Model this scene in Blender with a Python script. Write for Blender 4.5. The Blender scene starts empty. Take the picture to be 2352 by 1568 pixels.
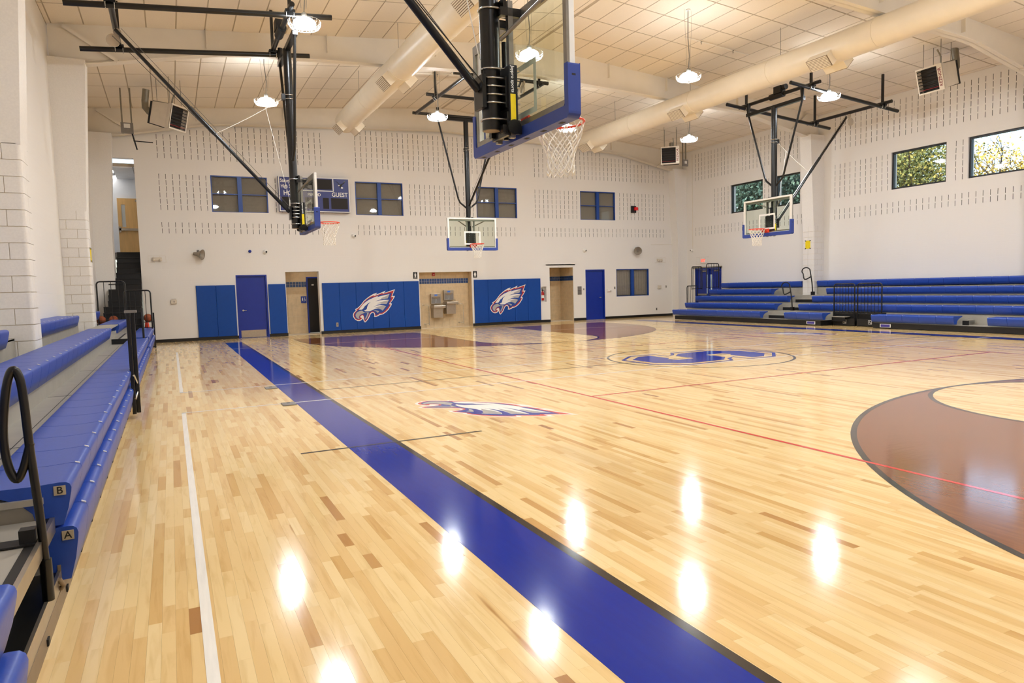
import bpy, bmesh, math, random
from mathutils import Vector, Matrix
import numpy as np
random.seed(7)
PI = math.pi
scene = bpy.context.scene
C = scene.collection

# ---------------------------------------------------------------- camera
cam_d = bpy.data.cameras.new('camera'); cam = bpy.data.objects.new('camera', cam_d); C.objects.link(cam)
cam_d.sensor_width = 36.0; cam_d.lens = 24.343; cam_d.clip_start = 0.05; cam_d.clip_end = 400
def set_cam(loc, yaw, pitch, roll):
    cy, sy, cp, sp = math.cos(yaw), math.sin(yaw), math.cos(pitch), math.sin(pitch)
    f = Vector((sy*cp, cy*cp, sp)); r = Vector((cy, -sy, 0)); u = r.cross(f)
    cr, sr = math.cos(roll), math.sin(roll)
    r2 = cr*r + sr*u; u2 = -sr*r + cr*u
    m = Matrix((r2, u2, -f)).transposed().to_4x4(); m.translation = Vector(loc)
    cam.matrix_world = m
set_cam((0, 0, 1.516), 0.45521, -0.077852, -0.0275225)
scene.camera = cam

# ---------------------------------------------------------------- world and exposure
w = bpy.data.worlds.new('sky'); scene.world = w; w.use_nodes = True
nt = w.node_tree; nt.nodes.clear()
sky = nt.nodes.new('ShaderNodeTexSky'); sky.sky_type = 'NISHITA'; sky.sun_disc = False
sky.sun_elevation = math.radians(32); sky.sun_rotation = math.radians(250); sky.air_density = 1.0; sky.dust_density = 3.0
bg = nt.nodes.new('ShaderNodeBackground'); bg.inputs[1].default_value = 0.6
wo = nt.nodes.new('ShaderNodeOutputWorld')
nt.links.new(sky.outputs[0], bg.inputs[0]); nt.links.new(bg.outputs[0], wo.inputs[0])
sun_d = bpy.data.lights.new('sun_offscreen', 'SUN'); sun_d.energy = 3.2; sun_d.angle = math.radians(6); sun_d.color = (1.0, .93, .82)
sun = bpy.data.objects.new('sun_offscreen', sun_d); C.objects.link(sun); sun.rotation_euler = (math.radians(58), 0, math.radians(-70))
sun.location = (40, 0, 20)
vs = scene.view_settings
vs.view_transform = 'Standard'; vs.look = 'None'; vs.gamma = 1.0; vs.use_curve_mapping = False
vs.exposure = 0.04
LAMP_LENS, LAMP_BOWL = 375.0, 60.0          # radiance of the lens under each lamp and of its glowing bowl

# ---------------------------------------------------------------- helpers
def lin(c):
    return tuple(((v/255)/12.92 if v/255 <= .04045 else ((v/255+.055)/1.055)**2.4) for v in c)
MATS = {}
def mat(name, rgb, rough=.5, metal=0.0, spec=.5, coat=0.0, emit=None, estr=0.0, trans=0.0, alpha=1.0):
    m = bpy.data.materials.new(name); m.use_nodes = True
    b = m.node_tree.nodes['Principled BSDF']
    b.inputs['Base Color'].default_value = (*lin(rgb), 1)
    b.inputs['Roughness'].default_value = rough; b.inputs['Metallic'].default_value = metal
    b.inputs['Specular IOR Level'].default_value = spec
    b.inputs['Coat Weight'].default_value = coat; b.inputs['Coat Roughness'].default_value = .05
    b.inputs['Transmission Weight'].default_value = trans; b.inputs['Alpha'].default_value = alpha
    if emit: b.inputs['Emission Color'].default_value = (*lin(emit), 1); b.inputs['Emission Strength'].default_value = estr
    MATS[name] = m
    return m
def nodes(m): return m.node_tree.nodes, m.node_tree.links, m.node_tree.nodes['Principled BSDF']
def noisy(m, scale=30., amt=.06, bump=.0, stretch=(1, 1, 1), rough_amt=0.0):
    n, l, b = nodes(m)
    tc = n.new('ShaderNodeTexCoord'); mp = n.new('ShaderNodeMapping'); mp.inputs['Scale'].default_value = stretch
    nz = n.new('ShaderNodeTexNoise'); nz.inputs['Scale'].default_value = scale; nz.inputs['Detail'].default_value = 4
    l.new(tc.outputs['Object'], mp.inputs[0]); l.new(mp.outputs[0], nz.inputs[0])
    col = b.inputs['Base Color'].default_value[:]
    mx = n.new('ShaderNodeMix'); mx.data_type = 'RGBA'; mx.blend_type = 'MULTIPLY'
    mx.inputs[6].default_value = col
    mr = n.new('ShaderNodeMapRange'); mr.inputs[3].default_value = 1-amt; mr.inputs[4].default_value = 1+amt
    mr.inputs[1].default_value = .3; mr.inputs[2].default_value = .7
    l.new(nz.outputs[0], mr.inputs[0]); cb = n.new('ShaderNodeCombineColor')
    for i in range(3): l.new(mr.outputs[0], cb.inputs[i])
    mx.inputs[0].default_value = 1.0
    l.new(cb.outputs[0], mx.inputs[7]); l.new(mx.outputs[2], b.inputs['Base Color'])
    if bump:
        bp = n.new('ShaderNodeBump'); bp.inputs['Strength'].default_value = bump; bp.inputs['Distance'].default_value = .01
        l.new(nz.outputs[0], bp.inputs['Height']); l.new(bp.outputs[0], b.inputs['Normal'])
    return m

class MB:
    def __init__(s): s.v = []; s.f = []; s.sm = []
    def add(s, vs, fs, smooth=False):
        o = len(s.v); s.v += [tuple(p) for p in vs]; s.f += [tuple(i+o for i in f) for f in fs]; s.sm += [smooth]*len(fs); return s
    def box(s, x0, x1, y0, y1, z0, z1):
        vs = [(x, y, z) for x in (x0, x1) for y in (y0, y1) for z in (z0, z1)]
        return s.add(vs, [(0,1,3,2),(4,6,7,5),(0,4,5,1),(2,3,7,6),(0,2,6,4),(1,5,7,3)])
    def obox(s, c, ax, ay, az):
        c, ax, ay, az = map(Vector, (c, ax, ay, az))
        vs = [c+i*ax+j*ay+k*az for i in (-1,1) for j in (-1,1) for k in (-1,1)]
        return s.add(vs, [(0,1,3,2),(4,6,7,5),(0,4,5,1),(2,3,7,6),(0,2,6,4),(1,5,7,3)])
    def tube(s, pts, r, n=8, cap=True, closed=False, r_end=None):
        pts = [Vector(p) for p in pts]; m = len(pts)
        vs, fs = [], []; u = None
        for i, p in enumerate(pts):
            a = pts[i-1] if (i > 0 or closed) else p; b = pts[(i+1) % m] if (i < m-1 or closed) else p
            d = (b-a).normalized()
            if u is None:
                u = d.cross(Vector((0, 0, 1)))
                if u.length < .01: u = d.cross(Vector((1, 0, 0)))
            u = (u - d*u.dot(d)); u.normalize(); w_ = d.cross(u)
            rr = r if r_end is None else r+(r_end-r)*i/(m-1)
            for k in range(n):
                t = 2*PI*k/n; vs.append(p+rr*(math.cos(t)*u+math.sin(t)*w_))
        for i in range(m if closed else m-1):
            j = (i+1) % m
            for k in range(n):
                fs.append((i*n+k, i*n+(k+1) % n, j*n+(k+1) % n, j*n+k))
        s.add(vs, fs, n > 4)
        if cap and not closed:
            s.add(vs[:n], [tuple(range(n))]); s.add(vs[-n:], [tuple(range(n))])
        return s
    def prism(s, poly, m0, m1, smooth=False):
        n = len(poly); vs = [m0(*p) for p in poly]+[m1(*p) for p in poly]
        s.add(vs, [(i, (i+1) % n, n+(i+1) % n, n+i) for i in range(n)], smooth)
        s.add(vs[:n], [tuple(range(n))]); s.add(vs[n:], [tuple(range(n))])
        return s
    def lathe(s, prof, c=(0, 0, 0), n=24, cap=False, smooth=True):
        vs, fs = [], []
        for r, z in prof:
            for k in range(n):
                t = 2*PI*k/n; vs.append((c[0]+r*math.cos(t), c[1]+r*math.sin(t), c[2]+z))
        for i in range(len(prof)-1):
            for k in range(n): fs.append((i*n+k, i*n+(k+1) % n, (i+1)*n+(k+1) % n, (i+1)*n+k))
        s.add(vs, fs, smooth)
        if cap: s.add(vs[:n], [tuple(range(n))]); s.add(vs[-n:], [tuple(range(n))])
        return s
    def sphere(s, c, r, n=16, sc=(1, 1, 1)):
        m = n//2; vs, fs = [], []
        for i in range(m+1):
            a = PI*i/m
            for k in range(n):
                t = 2*PI*k/n; vs.append((c[0]+r*sc[0]*math.sin(a)*math.cos(t), c[1]+r*sc[1]*math.sin(a)*math.sin(t), c[2]+r*sc[2]*math.cos(a)))
        for i in range(m):
            for k in range(n): fs.append((i*n+k, i*n+(k+1) % n, (i+1)*n+(k+1) % n, (i+1)*n+k))
        return s.add(vs, fs, True)
    def xf(s, M):
        s.v = [tuple(M @ Vector(p)) for p in s.v]; return s
    def mesh(s, name, recalc=True, off=None):
        vs = s.v if off is None else [(p[0]-off[0], p[1]-off[1], p[2]-off[2]) for p in s.v]
        me = bpy.data.meshes.new(name); me.from_pydata(vs, [], s.f)
        me.polygons.foreach_set('use_smooth', s.sm)
        if recalc and len(s.f) < 30000:
            bm = bmesh.new(); bm.from_mesh(me); bmesh.ops.recalc_face_normals(bm, faces=bm.faces); bm.to_mesh(me); bm.free()
        me.update(); return me
    def build(s, name, m, parent=None, recalc=True, bevel=0, **tags):
        off = WL.get(parent) if parent else None
        me = s.mesh(name, recalc, off)
        return link(name, me, m, parent, bevel=bevel, **tags)
WL = {}
def link(name, me, m, parent=None, loc=None, bevel=0, **tags):
    o = bpy.data.objects.new(name, me); C.objects.link(o)
    if m is not None and not me.materials: me.materials.append(m)
    if parent: o.parent = parent; WL[o] = WL.get(parent, Vector((0, 0, 0)))
    else: WL[o] = Vector((0, 0, 0))
    if loc is not None: o.location = Vector(loc) - (WL[o] if parent else Vector((0, 0, 0)))
    if bevel:
        b = o.modifiers.new('bevel', 'BEVEL'); b.width = bevel; b.segments = 2; b.limit_method = 'ANGLE'
    for k, v in tags.items():
        if v: o[k] = v
    return o
def thing(name, label, category, loc=(0, 0, 0), group=None, kind=None):
    o = bpy.data.objects.new(name, None); C.objects.link(o); o.location = loc; o.empty_display_size = .1
    o['label'] = label
    if category: o['category'] = category
    if group: o['group'] = group
    if kind: o['kind'] = kind
    WL[o] = Vector(loc); return o
def copy_tree(o, parent=None):
    c = o.copy(); C.objects.link(c)
    if parent: c.parent = parent
    WL[c] = WL[parent] if parent else Vector(o.location)
    for ch in [x for x in o.children]: copy_tree(ch, c)
    return c
def spline(pts, k=6):
    P = [Vector(p) for p in pts]; out = []
    for i in range(len(P)-1):
        a, b, c, d = P[max(i-1, 0)], P[i], P[i+1], P[min(i+2, len(P)-1)]
        for j in range(k):
            t = j/k; out.append(.5*((2*b)+(c-a)*t+(2*a-5*b+4*c-d)*t*t+(3*b-a-3*c+d)*t**3))
    return out+[P[-1]]
def text_mesh(txt, size, m3, ext=.002, bold=0.0, align='CENTER', xscale=1.0):
    """flat lettering; m3 maps (u, v, w) to a world point"""
    cu = bpy.data.curves.new('txt', 'FONT'); cu.body = txt; cu.size = size; cu.align_x = align; cu.align_y = 'CENTER'
    cu.offset = bold; cu.resolution_u = 3
    o = bpy.data.objects.new('txt', cu); C.objects.link(o)
    me = bpy.data.meshes.new_from_object(o.evaluated_get(bpy.context.evaluated_depsgraph_get()))
    vs = [v.co.copy() for v in me.vertices]; fs = [tuple(p.vertices) for p in me.polygons]
    bpy.data.objects.remove(o); bpy.data.curves.remove(cu); bpy.data.meshes.remove(me)
    b = MB(); b.add([m3(v.x*xscale, v.y, ext) for v in vs], fs)
    return b
def rects(x0, x1, z0, z1, holes):
    """cover a rectangle minus rectangular holes with rectangles"""
    xs = sorted({x0, x1, *[round(v, 4) for h in holes for v in h[:2] if x0 < v < x1]})
    zs = sorted({z0, z1, *[round(v, 4) for h in holes for v in h[2:] if z0 < v < z1]})
    out = []
    hs = sorted(holes)
    for i in range(len(xs)-1):
        xm = (xs[i]+xs[i+1])/2; act = [h for h in hs if h[0] < xm < h[1]]
        start = None
        for j in range(len(zs)-1):
            zm = (zs[j]+zs[j+1])/2
            inside = any(h[2] < zm < h[3] for h in act)
            if not inside and start is None: start = zs[j]
            if inside and start is not None: out.append((xs[i], xs[i+1], start, zs[j])); start = None
        if start is not None: out.append((xs[i], xs[i+1], start, zs[-1]))
    # merge equal neighbours along x
    res = []; last = {}
    for r in out:
        k = (r[2], r[3])
        if k in last and abs(res[last[k]][1]-r[0]) < 1e-6: res[last[k]] = (res[last[k]][0], r[1], r[2], r[3])
        else: last[k] = len(res); res.append(r)
    return res
# ---------------------------------------------------------------- materials
def block_paint(name, rgb, ax, rough=.55, strength=.25):
    m = mat(name, rgb, rough, spec=.35); n, l, b = nodes(m)
    tc = n.new('ShaderNodeTexCoord'); sp = n.new('ShaderNodeSeparateXYZ'); cb = n.new('ShaderNodeCombineXYZ')
    l.new(tc.outputs['Object'], sp.inputs[0]); l.new(sp.outputs[ax], cb.inputs[0]); l.new(sp.outputs[2], cb.inputs[1])
    br = n.new('ShaderNodeTexBrick'); br.inputs['Scale'].default_value = 1.0; br.inputs['Mortar Size'].default_value = .006
    br.inputs['Mortar Smooth'].default_value = .5
    br.inputs['Brick Width'].default_value = .4064; br.inputs['Row Height'].default_value = .2032
    l.new(cb.outputs[0], br.inputs[0])
    nz = n.new('ShaderNodeTexNoise'); nz.inputs['Scale'].default_value = 60; l.new(tc.outputs['Object'], nz.inputs[0])
    mth = n.new('ShaderNodeMath'); mth.operation = 'MULTIPLY_ADD'; mth.inputs[1].default_value = -1.0
    l.new(br.outputs['Fac'], mth.inputs[0])
    m2 = n.new('ShaderNodeMath'); m2.operation = 'MULTIPLY'; m2.inputs[1].default_value = .25; l.new(nz.outputs[0], m2.inputs[0])
    l.new(m2.outputs[0], mth.inputs[2])
    bp = n.new('ShaderNodeBump'); bp.inputs['Strength'].default_value = strength; bp.inputs['Distance'].default_value = .004
    l.new(mth.outputs[0], bp.inputs['Height']); l.new(bp.outputs[0], b.inputs['Normal'])
    return m
WALLC = (236, 231, 224)
M_wx = block_paint('painted block wall', WALLC, 0)
M_wy = block_paint('painted block side wall', WALLC, 1)
M_block = noisy(mat('painted block', WALLC, .5, spec=.4), 40, .03, .08)
M_slot = mat('raw block cavity', (104, 98, 90), .95, spec=.1)
M_steel = noisy(mat('cream painted steel', (234, 225, 210), .5), 3, .02)
M_tile = noisy(mat('ceiling tile', (238, 226, 208), .9, spec=.1), 60, .03, .1)
M_grid = mat('ceiling grid with joint shade', (188, 172, 148), .7)  # tan grid, darker than the tiles: joint shadow put into the colour
M_base = noisy(mat('black rubber base', (18, 17, 16), .35), 8, .1)
M_duct = noisy(mat('painted duct', (238, 226, 204), .35), 4, .02)
M_black = noisy(mat('black gloss paint', (16, 15, 14), .28), 6, .15)
M_blackm = noisy(mat('black matte', (14, 13, 13), .55), 12, .15)
M_chrome = mat('zinc plated steel', (205, 205, 200), .25, 1.0)
M_alu = noisy(mat('brushed aluminium', (150, 146, 138), .35, .9), 20, .06)
M_ss = noisy(mat('stainless steel', (176, 166, 152), .3, .85), 15, .05)
M_white = noisy(mat('white enamel', (238, 235, 228), .35), 10, .02)
M_pad = noisy(mat('blue vinyl', (0, 66, 150), .45, spec=.35), 9, .04, .03)
M_door = noisy(mat('blue door enamel', (10, 44, 146), .32), 5, .04)
M_seat = noisy(mat('blue plastic seat', (36, 74, 170), .38), 30, .04, .05)
M_bpad = noisy(mat('blue padding', (44, 68, 150), .45), 8, .04)
M_wframe = noisy(mat('blue window frame', (22, 66, 148), .35), 6, .05)
M_deck = noisy(mat('grey deck', (164, 158, 146), .45), 5, .06, .02)
M_blind = noisy(mat('taupe blind', (152, 138, 126), .5), 20, .05)
M_shade = noisy(mat('taupe roller shade', (146, 132, 121), .75), 14, .07)
M_glass = mat('window glass', (255, 255, 255), .02)
M_red = noisy(mat('orange red enamel', (226, 66, 34), .3), 10, .05)
M_net = mat('white nylon', (240, 234, 222), .7)
M_yellow = noisy(mat('yellow label', (244, 216, 14), .5), 20, .04)
M_letter = mat('white print', (240, 238, 232), .5)
M_kick = noisy(mat('taupe kick plate', (138, 118, 94), .5), 12, .08)
M_tilew = noisy(mat('beige wall tile', (214, 188, 148), .35), 7, .09, .03)
M_grout = noisy(mat('pale grout', (222, 206, 178), .8), 30, .04)
M_bluet = noisy(mat('blue mosaic tile', (48, 74, 122), .25), 11, .35)
M_dark = noisy(mat('near black door leaf', (24, 19, 15), .5), 6, .1)  # near-black brown for the restroom door leaf
M_outlet_shade = noisy(mat('outlet shade dark steel', (46, 42, 39), .7), 9, .12)  # shade inside the heater outlets, put into the colour
M_wood = noisy(mat('birch door', (224, 178, 112), .4), 3, .08, 0, (6, 6, .6))
M_rubber = mat('rubber', (30, 28, 27), .7)
M_redp = noisy(mat('red paint', (190, 26, 24), .35), 10, .05)
M_orange = noisy(mat('basketball leather', (150, 70, 30), .6), 60, .15, .2)
M_cone = noisy(mat('orange cone', (236, 62, 22), .5), 10, .05)
M_beige = noisy(mat('beige heater sheet', (218, 206, 188), .4), 6, .04)
M_galv = noisy(mat('galvanised flue', (140, 134, 120), .4, .6), 10, .1)
M_clear = mat('clear plastic', (220, 205, 185), .25, trans=.5)
M_grey = noisy(mat('grey metal', (128, 122, 116), .5), 12, .06)
M_glow = mat('lit lamp bowl', (255, 250, 240), .4, emit=(255, 255, 255), estr=LAMP_BOWL)
M_lens = mat('lit lamp lens', (255, 250, 240), .4, emit=(255, 255, 255), estr=LAMP_LENS)
for m_ in (M_glow, M_lens): m_.node_tree.nodes['Principled BSDF'].inputs['Emission Color'].default_value = (.86, .93, 1.0, 1)
M_panel = mat('lit ceiling panel', (255, 255, 255), .4, emit=(255, 252, 246), estr=3.0)
M_tube = mat('lit fluorescent tube', (255, 255, 255), .4, emit=(255, 248, 236), estr=5.0)
M_exit = mat('lit exit letters', (255, 80, 60), .4, emit=(255, 90, 70), estr=1.2)
M_led = mat('red led face', (190, 16, 20), .3, emit=(220, 20, 25), estr=.25)
M_lcd = mat('lit display', (40, 70, 120), .2, emit=(60, 110, 190), estr=.6)
# window glass that lets the view through and mirrors the lamps
def thin_glass(name, tint, refl=.5, gl=.02):
    m = bpy.data.materials.new(name); m.use_nodes = True; n, l = m.node_tree.nodes, m.node_tree.links; n.clear()
    o = n.new('ShaderNodeOutputMaterial'); mx = n.new('ShaderNodeMixShader'); tr = n.new('ShaderNodeBsdfTransparent'); g = n.new('ShaderNodeBsdfGlossy')
    tr.inputs[0].default_value = (*tint, 1); g.inputs['Roughness'].default_value = gl
    fr = n.new('ShaderNodeFresnel'); fr.inputs[0].default_value = 1.5
    mt = n.new('ShaderNodeMath'); mt.operation = 'MULTIPLY'
    ge = n.new('ShaderNodeNewGeometry'); iv = n.new('ShaderNodeMath'); iv.operation = 'MULTIPLY_ADD'; iv.inputs[1].default_value = -refl*2; iv.inputs[2].default_value = refl*2
    l.new(ge.outputs['Backfacing'], iv.inputs[0]); l.new(iv.outputs[0], mt.inputs[1])
    l.new(fr.outputs[0], mt.inputs[0]); l.new(mt.outputs[0], mx.inputs[0]); l.new(tr.outputs[0], mx.inputs[1]); l.new(g.outputs[0], mx.inputs[2]); l.new(mx.outputs[0], o.inputs[0])
    MATS[name] = m; return m
M_pane = thin_glass('clear pane', (.96, .98, .97))
M_board = thin_glass('backboard glass', (.93, .97, .93), .45)
# maple strip floor
def maple(name, stain=None):
    m = mat(name, (235, 205, 155), .11, spec=.5); n, l, b = nodes(m)
    at = n.new('ShaderNodeAttribute'); at.attribute_name = 'rnd'
    tc = n.new('ShaderNodeTexCoord'); mp = n.new('ShaderNodeMapping'); mp.inputs['Scale'].default_value = (26, 2.2, 1)
    ad = n.new('ShaderNodeVectorMath'); ad.operation = 'MULTIPLY_ADD'
    l.new(tc.outputs['Object'], mp.inputs[0])
    cx = n.new('ShaderNodeCombineXYZ'); l.new(at.outputs['Fac'], cx.inputs[2]); l.new(at.outputs['Fac'], cx.inputs[1])
    sc = n.new('ShaderNodeVectorMath'); sc.operation = 'SCALE'; sc.inputs['Scale'].default_value = 57.0; l.new(cx.outputs[0], sc.inputs[0])
    av = n.new('ShaderNodeVectorMath'); l.new(mp.outputs[0], av.inputs[0]); l.new(sc.outputs[0], av.inputs[1])
    nz = n.new('ShaderNodeTexNoise'); nz.inputs['Scale'].default_value = 1.0; nz.inputs['Detail'].default_value = 5; nz.inputs['Distortion'].default_value = .6
    l.new(av.outputs[0], nz.inputs[0])
    r1 = n.new('ShaderNodeValToRGB'); e = r1.color_ramp.elements
    stops = [(0, (248, 218, 160)), (.35, (245, 212, 150)), (.68, (239, 201, 138)), (.88, (233, 192, 126)), (.96, (221, 176, 108)), (.99, (200, 149, 88)), (1, (168, 114, 64))]
    e[0].position, e[0].color = 0, (*lin(stops[0][1]), 1); e[1].position, e[1].color = 1, (*lin(stops[-1][1]), 1)
    for p, c in stops[1:-1]:
        q = r1.color_ramp.elements.new(p); q.color = (*lin(c), 1)
    l.new(at.outputs['Fac'], r1.inputs[0])
    r2 = n.new('ShaderNodeValToRGB'); r2.color_ramp.elements[0].position = .3; r2.color_ramp.elements[0].color = (.90, .85, .78, 1)
    r2.color_ramp.elements[1].position = .5; r2.color_ramp.elements[1].color = (1, 1, 1, 1)
    l.new(nz.outputs[0], r2.inputs[0])
    # sparse dark mineral streaks
    mp2 = n.new('ShaderNodeMapping'); mp2.inputs['Scale'].default_value = (14, .8, 1); l.new(tc.outputs['Object'], mp2.inputs[0])
    av2 = n.new('ShaderNodeVectorMath'); l.new(mp2.outputs[0], av2.inputs[0]); l.new(sc.outputs[0], av2.inputs[1])
    n2 = n.new('ShaderNodeTexNoise'); n2.inputs['Scale'].default_value = 1.0; n2.inputs['Detail'].default_value = 2; l.new(av2.outputs[0], n2.inputs[0])
    r3 = n.new('ShaderNodeValToRGB'); r3.color_ramp.elements[0].position = .2; r3.color_ramp.elements[0].color = (.62, .46, .3, 1)
    r3.color_ramp.elements[1].position = .27; r3.color_ramp.elements[1].color = (1, 1, 1, 1); l.new(n2.outputs[0], r3.inputs[0])
    def mul(a, bb):
        x = n.new('ShaderNodeMix'); x.data_type = 'RGBA'; x.blend_type = 'MULTIPLY'; x.inputs[0].default_value = 1; l.new(a, x.inputs[6]); l.new(bb, x.inputs[7]); return x.outputs[2]
    out = mul(mul(r1.outputs[0], r2.outputs[0]), r3.outputs[0])
    l.new(out, b.inputs['Base Color'])
    nb = n.new('ShaderNodeTexNoise'); nb.inputs['Scale'].default_value = 1.0
    mp3 = n.new('ShaderNodeMapping'); mp3.inputs['Scale'].default_value = (5, 22, 1); l.new(tc.outputs['Object'], mp3.inputs[0]); l.new(mp3.outputs[0], nb.inputs[0])
    bp = n.new('ShaderNodeBump'); bp.inputs['Strength'].default_value = .06; bp.inputs['Distance'].default_value = .004
    l.new(nb.outputs[0], bp.inputs['Height']); l.new(bp.outputs[0], b.inputs['Normal'])
    return m
M_maple = maple('maple strip')
def paint(name, rgb, grain=.05, rough=.11):
    m = noisy(mat(name, rgb, rough), 4, grain, 0, (9, .8, 1)); n, l, b = nodes(m)
    tc = n.new('ShaderNodeTexCoord'); nb = n.new('ShaderNodeTexNoise'); nb.inputs['Scale'].default_value = 1.0
    mp3 = n.new('ShaderNodeMapping'); mp3.inputs['Scale'].default_value = (5, 22, 1); l.new(tc.outputs['Object'], mp3.inputs[0]); l.new(mp3.outputs[0], nb.inputs[0])
    bp = n.new('ShaderNodeBump'); bp.inputs['Strength'].default_value = .05; bp.inputs['Distance'].default_value = .004
    l.new(nb.outputs[0], bp.inputs['Height']); l.new(bp.outputs[0], b.inputs['Normal'])
    return m
P_blue = paint('blue court paint', (4, 42, 150)); nodes(P_blue)[2].inputs['Specular IOR Level'].default_value = .2
P_black = paint('black court paint', (46, 40, 36))
P_white = paint('white court paint', (254, 248, 236))
P_red = paint('red court paint', (214, 62, 52))
P_brown = paint('brown court stain', (134, 80, 46), .14)
P_grey = paint('grey court paint', (172, 168, 162))

# ---------------------------------------------------------------- floor
XL, XR, YN, YF = -2.07, 21.6, -4.2, 25.87          # inner faces of the walls
XC, YC = 9.6, 10.98                                 # court centre
def ceil_z(x): return 7.45 + .0855*((x-XL) if x <= 9.765 else (XR-x))
floor = MB().box(XL-.3, XR+.3, YN-.3, YF+.3, -.2, -.022).build('floor', noisy(mat('maple subfloor', (178, 132, 78), .6), 5, .1), kind='structure')
PWID = .0572
def projected(x, y, z=0):
    p = cam.matrix_world.inverted() @ Vector((x, y, z))
    if p.z > -.2: return None
    f = 1590.4
    return (1176+f*p.x/-p.z, 784-f*p.y/-p.z, -p.z)
allp = []
rg = random.Random(3)
nx = int((XR-XL)/PWID)
for i in range(nx):
    x0 = XL+i*PWID; y = YN+rg.random()*.9
    ys = [YN]
    while y < YF:
        ys.append(y); y += rg.choice([.24, .3, .36, .42, .5, .58, .66, .78, .95, 1.2])*rg.uniform(.9, 1.15)
    ys.append(YF)
    for a, b in zip(ys[:-1], ys[1:]): allp.append((x0, x0+PWID, a, b, rg.random()))
big = []
for k, (a, b, c, d, r) in enumerate(allp):
    q = projected((a+b)/2, (c+d)/2)
    if q and -40 < q[0] < 2392 and -40 < q[1] < 1640 and a > -.6: big.append((-(d-c)/q[2]**2, k))
big = {k for _, k in sorted(big)[:300]}
def plank_geo(pl):
    V = np.zeros((len(pl)*8, 3)); 
    for j, (a, b, c, d, r) in enumerate(pl):
        g = .00022
        V[j*8:j*8+8] = [(x, y, z) for x in (a+g, b-g) for y in (c+g, d-g) for z in (-.02, 0)]
    base = np.array([(4,6,7,5),(0,4,5,1),(2,3,7,6),(0,1,3,2),(1,5,7,3)])
    Fc = (np.arange(len(pl))[:, None, None]*8+base[None]).reshape(-1, 4)
    return V, Fc
def plank_mesh(name, pl):
    V, Fc = plank_geo(pl)
    me = bpy.data.meshes.new(name); me.from_pydata(V.tolist(), [], Fc.tolist())
    at = me.attributes.new('rnd', 'FLOAT', 'POINT'); at.data.foreach_set('value', np.repeat([p[4] for p in pl], 8))
    me.materials.append(M_maple); return me
for k in sorted(big): link('plank', plank_mesh('plank', [allp[k]]), None, floor)
link('strip_planks', plank_mesh('strip_planks', [p for k, p in enumerate(allp) if k not in big]), None, floor, kind='stuff')

# court markings: thin coats of paint on the boards
def flat(poly, z, name, m): return MB().prism(poly, lambda x, y: (x, y, .0002), lambda x, y: (x, y, z)).build(name, m, floor)
def stroke_geo(b, pts, wd, z, closed=False):
    n = len(pts); L, R_ = [], []
    for i in range(n):
        a = Vector(pts[i-1]) if (i or closed) else Vector(pts[i]); c = Vector(pts[(i+1) % n]) if (i < n-1 or closed) else Vector(pts[i])
        d = (c-a).normalized(); nn = Vector((-d.y, d.x))*wd/2; p = Vector(pts[i])
        L.append((p+nn)[:]); R_.append((p-nn)[:])
    m = n if closed else n-1
    vs = [(x, y, z) for x, y in L]+[(x, y, z) for x, y in R_]
    b.add(vs, [(i, (i+1) % n, n+(i+1) % n, n+i) for i in range(m)]); return b
def stroke(pts, wd, z, name, m, closed=False): return stroke_geo(MB(), pts, wd, z, closed).build(name, m, floor)
def arc(cx, cy, r, a0, a1, n=72): return [(cx+r*math.cos(math.radians(a0+(a1-a0)*i/n)), cy+r*math.sin(math.radians(a0+(a1-a0)*i/n))) for i in range(n+1)]
for sgn, yb in ((1, -1.82), (-1, 23.78)):
    rim = yb+sgn*1.6; ft = yb+sgn*5.79
    b = MB(); N = 160; prev = None
    for i in range(N+1):
        dx = -6.0+12.0*i/N
        o = rim+sgn*math.sqrt(max(0, 6.02**2-dx*dx)); inn = ft+sgn*math.sqrt(1.83**2-dx*dx) if abs(dx) < 1.83 else yb
        cur = (XC+dx, inn, o)
        if prev: b.add([(prev[0], prev[1], .0006), (cur[0], cur[1], .0006), (cur[0], cur[2], .0006), (prev[0], prev[2], .0006)], [(0, 1, 2, 3)])
        prev = cur
    b.build('three_point_area', P_brown, floor)
    a = arc(XC, rim, 6.02, 180, 0) if sgn > 0 else arc(XC, rim, 6.02, 180, 360)
    stroke([(XC-6.02, yb)]+a+[(XC+6.02, yb)], .055, .0010, 'three_point_line', P_black)
    a = arc(XC, ft, 1.83, 180, 0) if sgn > 0 else arc(XC, ft, 1.83, 180, 360)
    stroke([(XC-1.83, yb)]+a+[(XC+1.83, yb)], .055, .0011, 'key_line', P_black)
for x0, x1, x2 in ((1.47, 1.93, 1.985), (17.84, 17.33, 17.275)):
    flat([(x0, -1.9), (x1, -1.9), (x1, 23.8), (x0, 23.8)], .0009, 'blue_sideline', P_blue)
    flat([(x1, -1.9), (x2, -1.9), (x2, 23.8), (x1, 23.8)], .0010, 'black_sideline', P_black)
stroke([(1.985, YC), (17.27, YC)], .04, .0011, 'half_court_line', P_black)
stroke(arc(XC, YC, 1.83, 0, 360, 96)[:-1], .05, .0012, 'centre_circle', P_black, True)
stroke([(5.08, 1.85), (14.32, 1.85), (14.32, 20.1), (5.08, 20.1)], .05, .0014, 'volleyball_line', P_red, True)
for y in (7.97, 13.99): stroke([(5.105, y), (14.295, y)], .05, .0014, 'attack_line', P_red)
for ya, yb in ((.95, 9.93), (12.05, 20.95)):
    stroke([(.064, ya), (.064, yb)], .05, .0016, 'end_line', P_white)
    for y in (ya, yb):
        stroke([(.04, y), (18.4, y)], .044, .0016, 'cross_court_line', P_white)
stroke([(1.02, 6.7), (2.89, 6.7)], .04, .0018, 'coaching_box_line', P_black)
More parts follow.
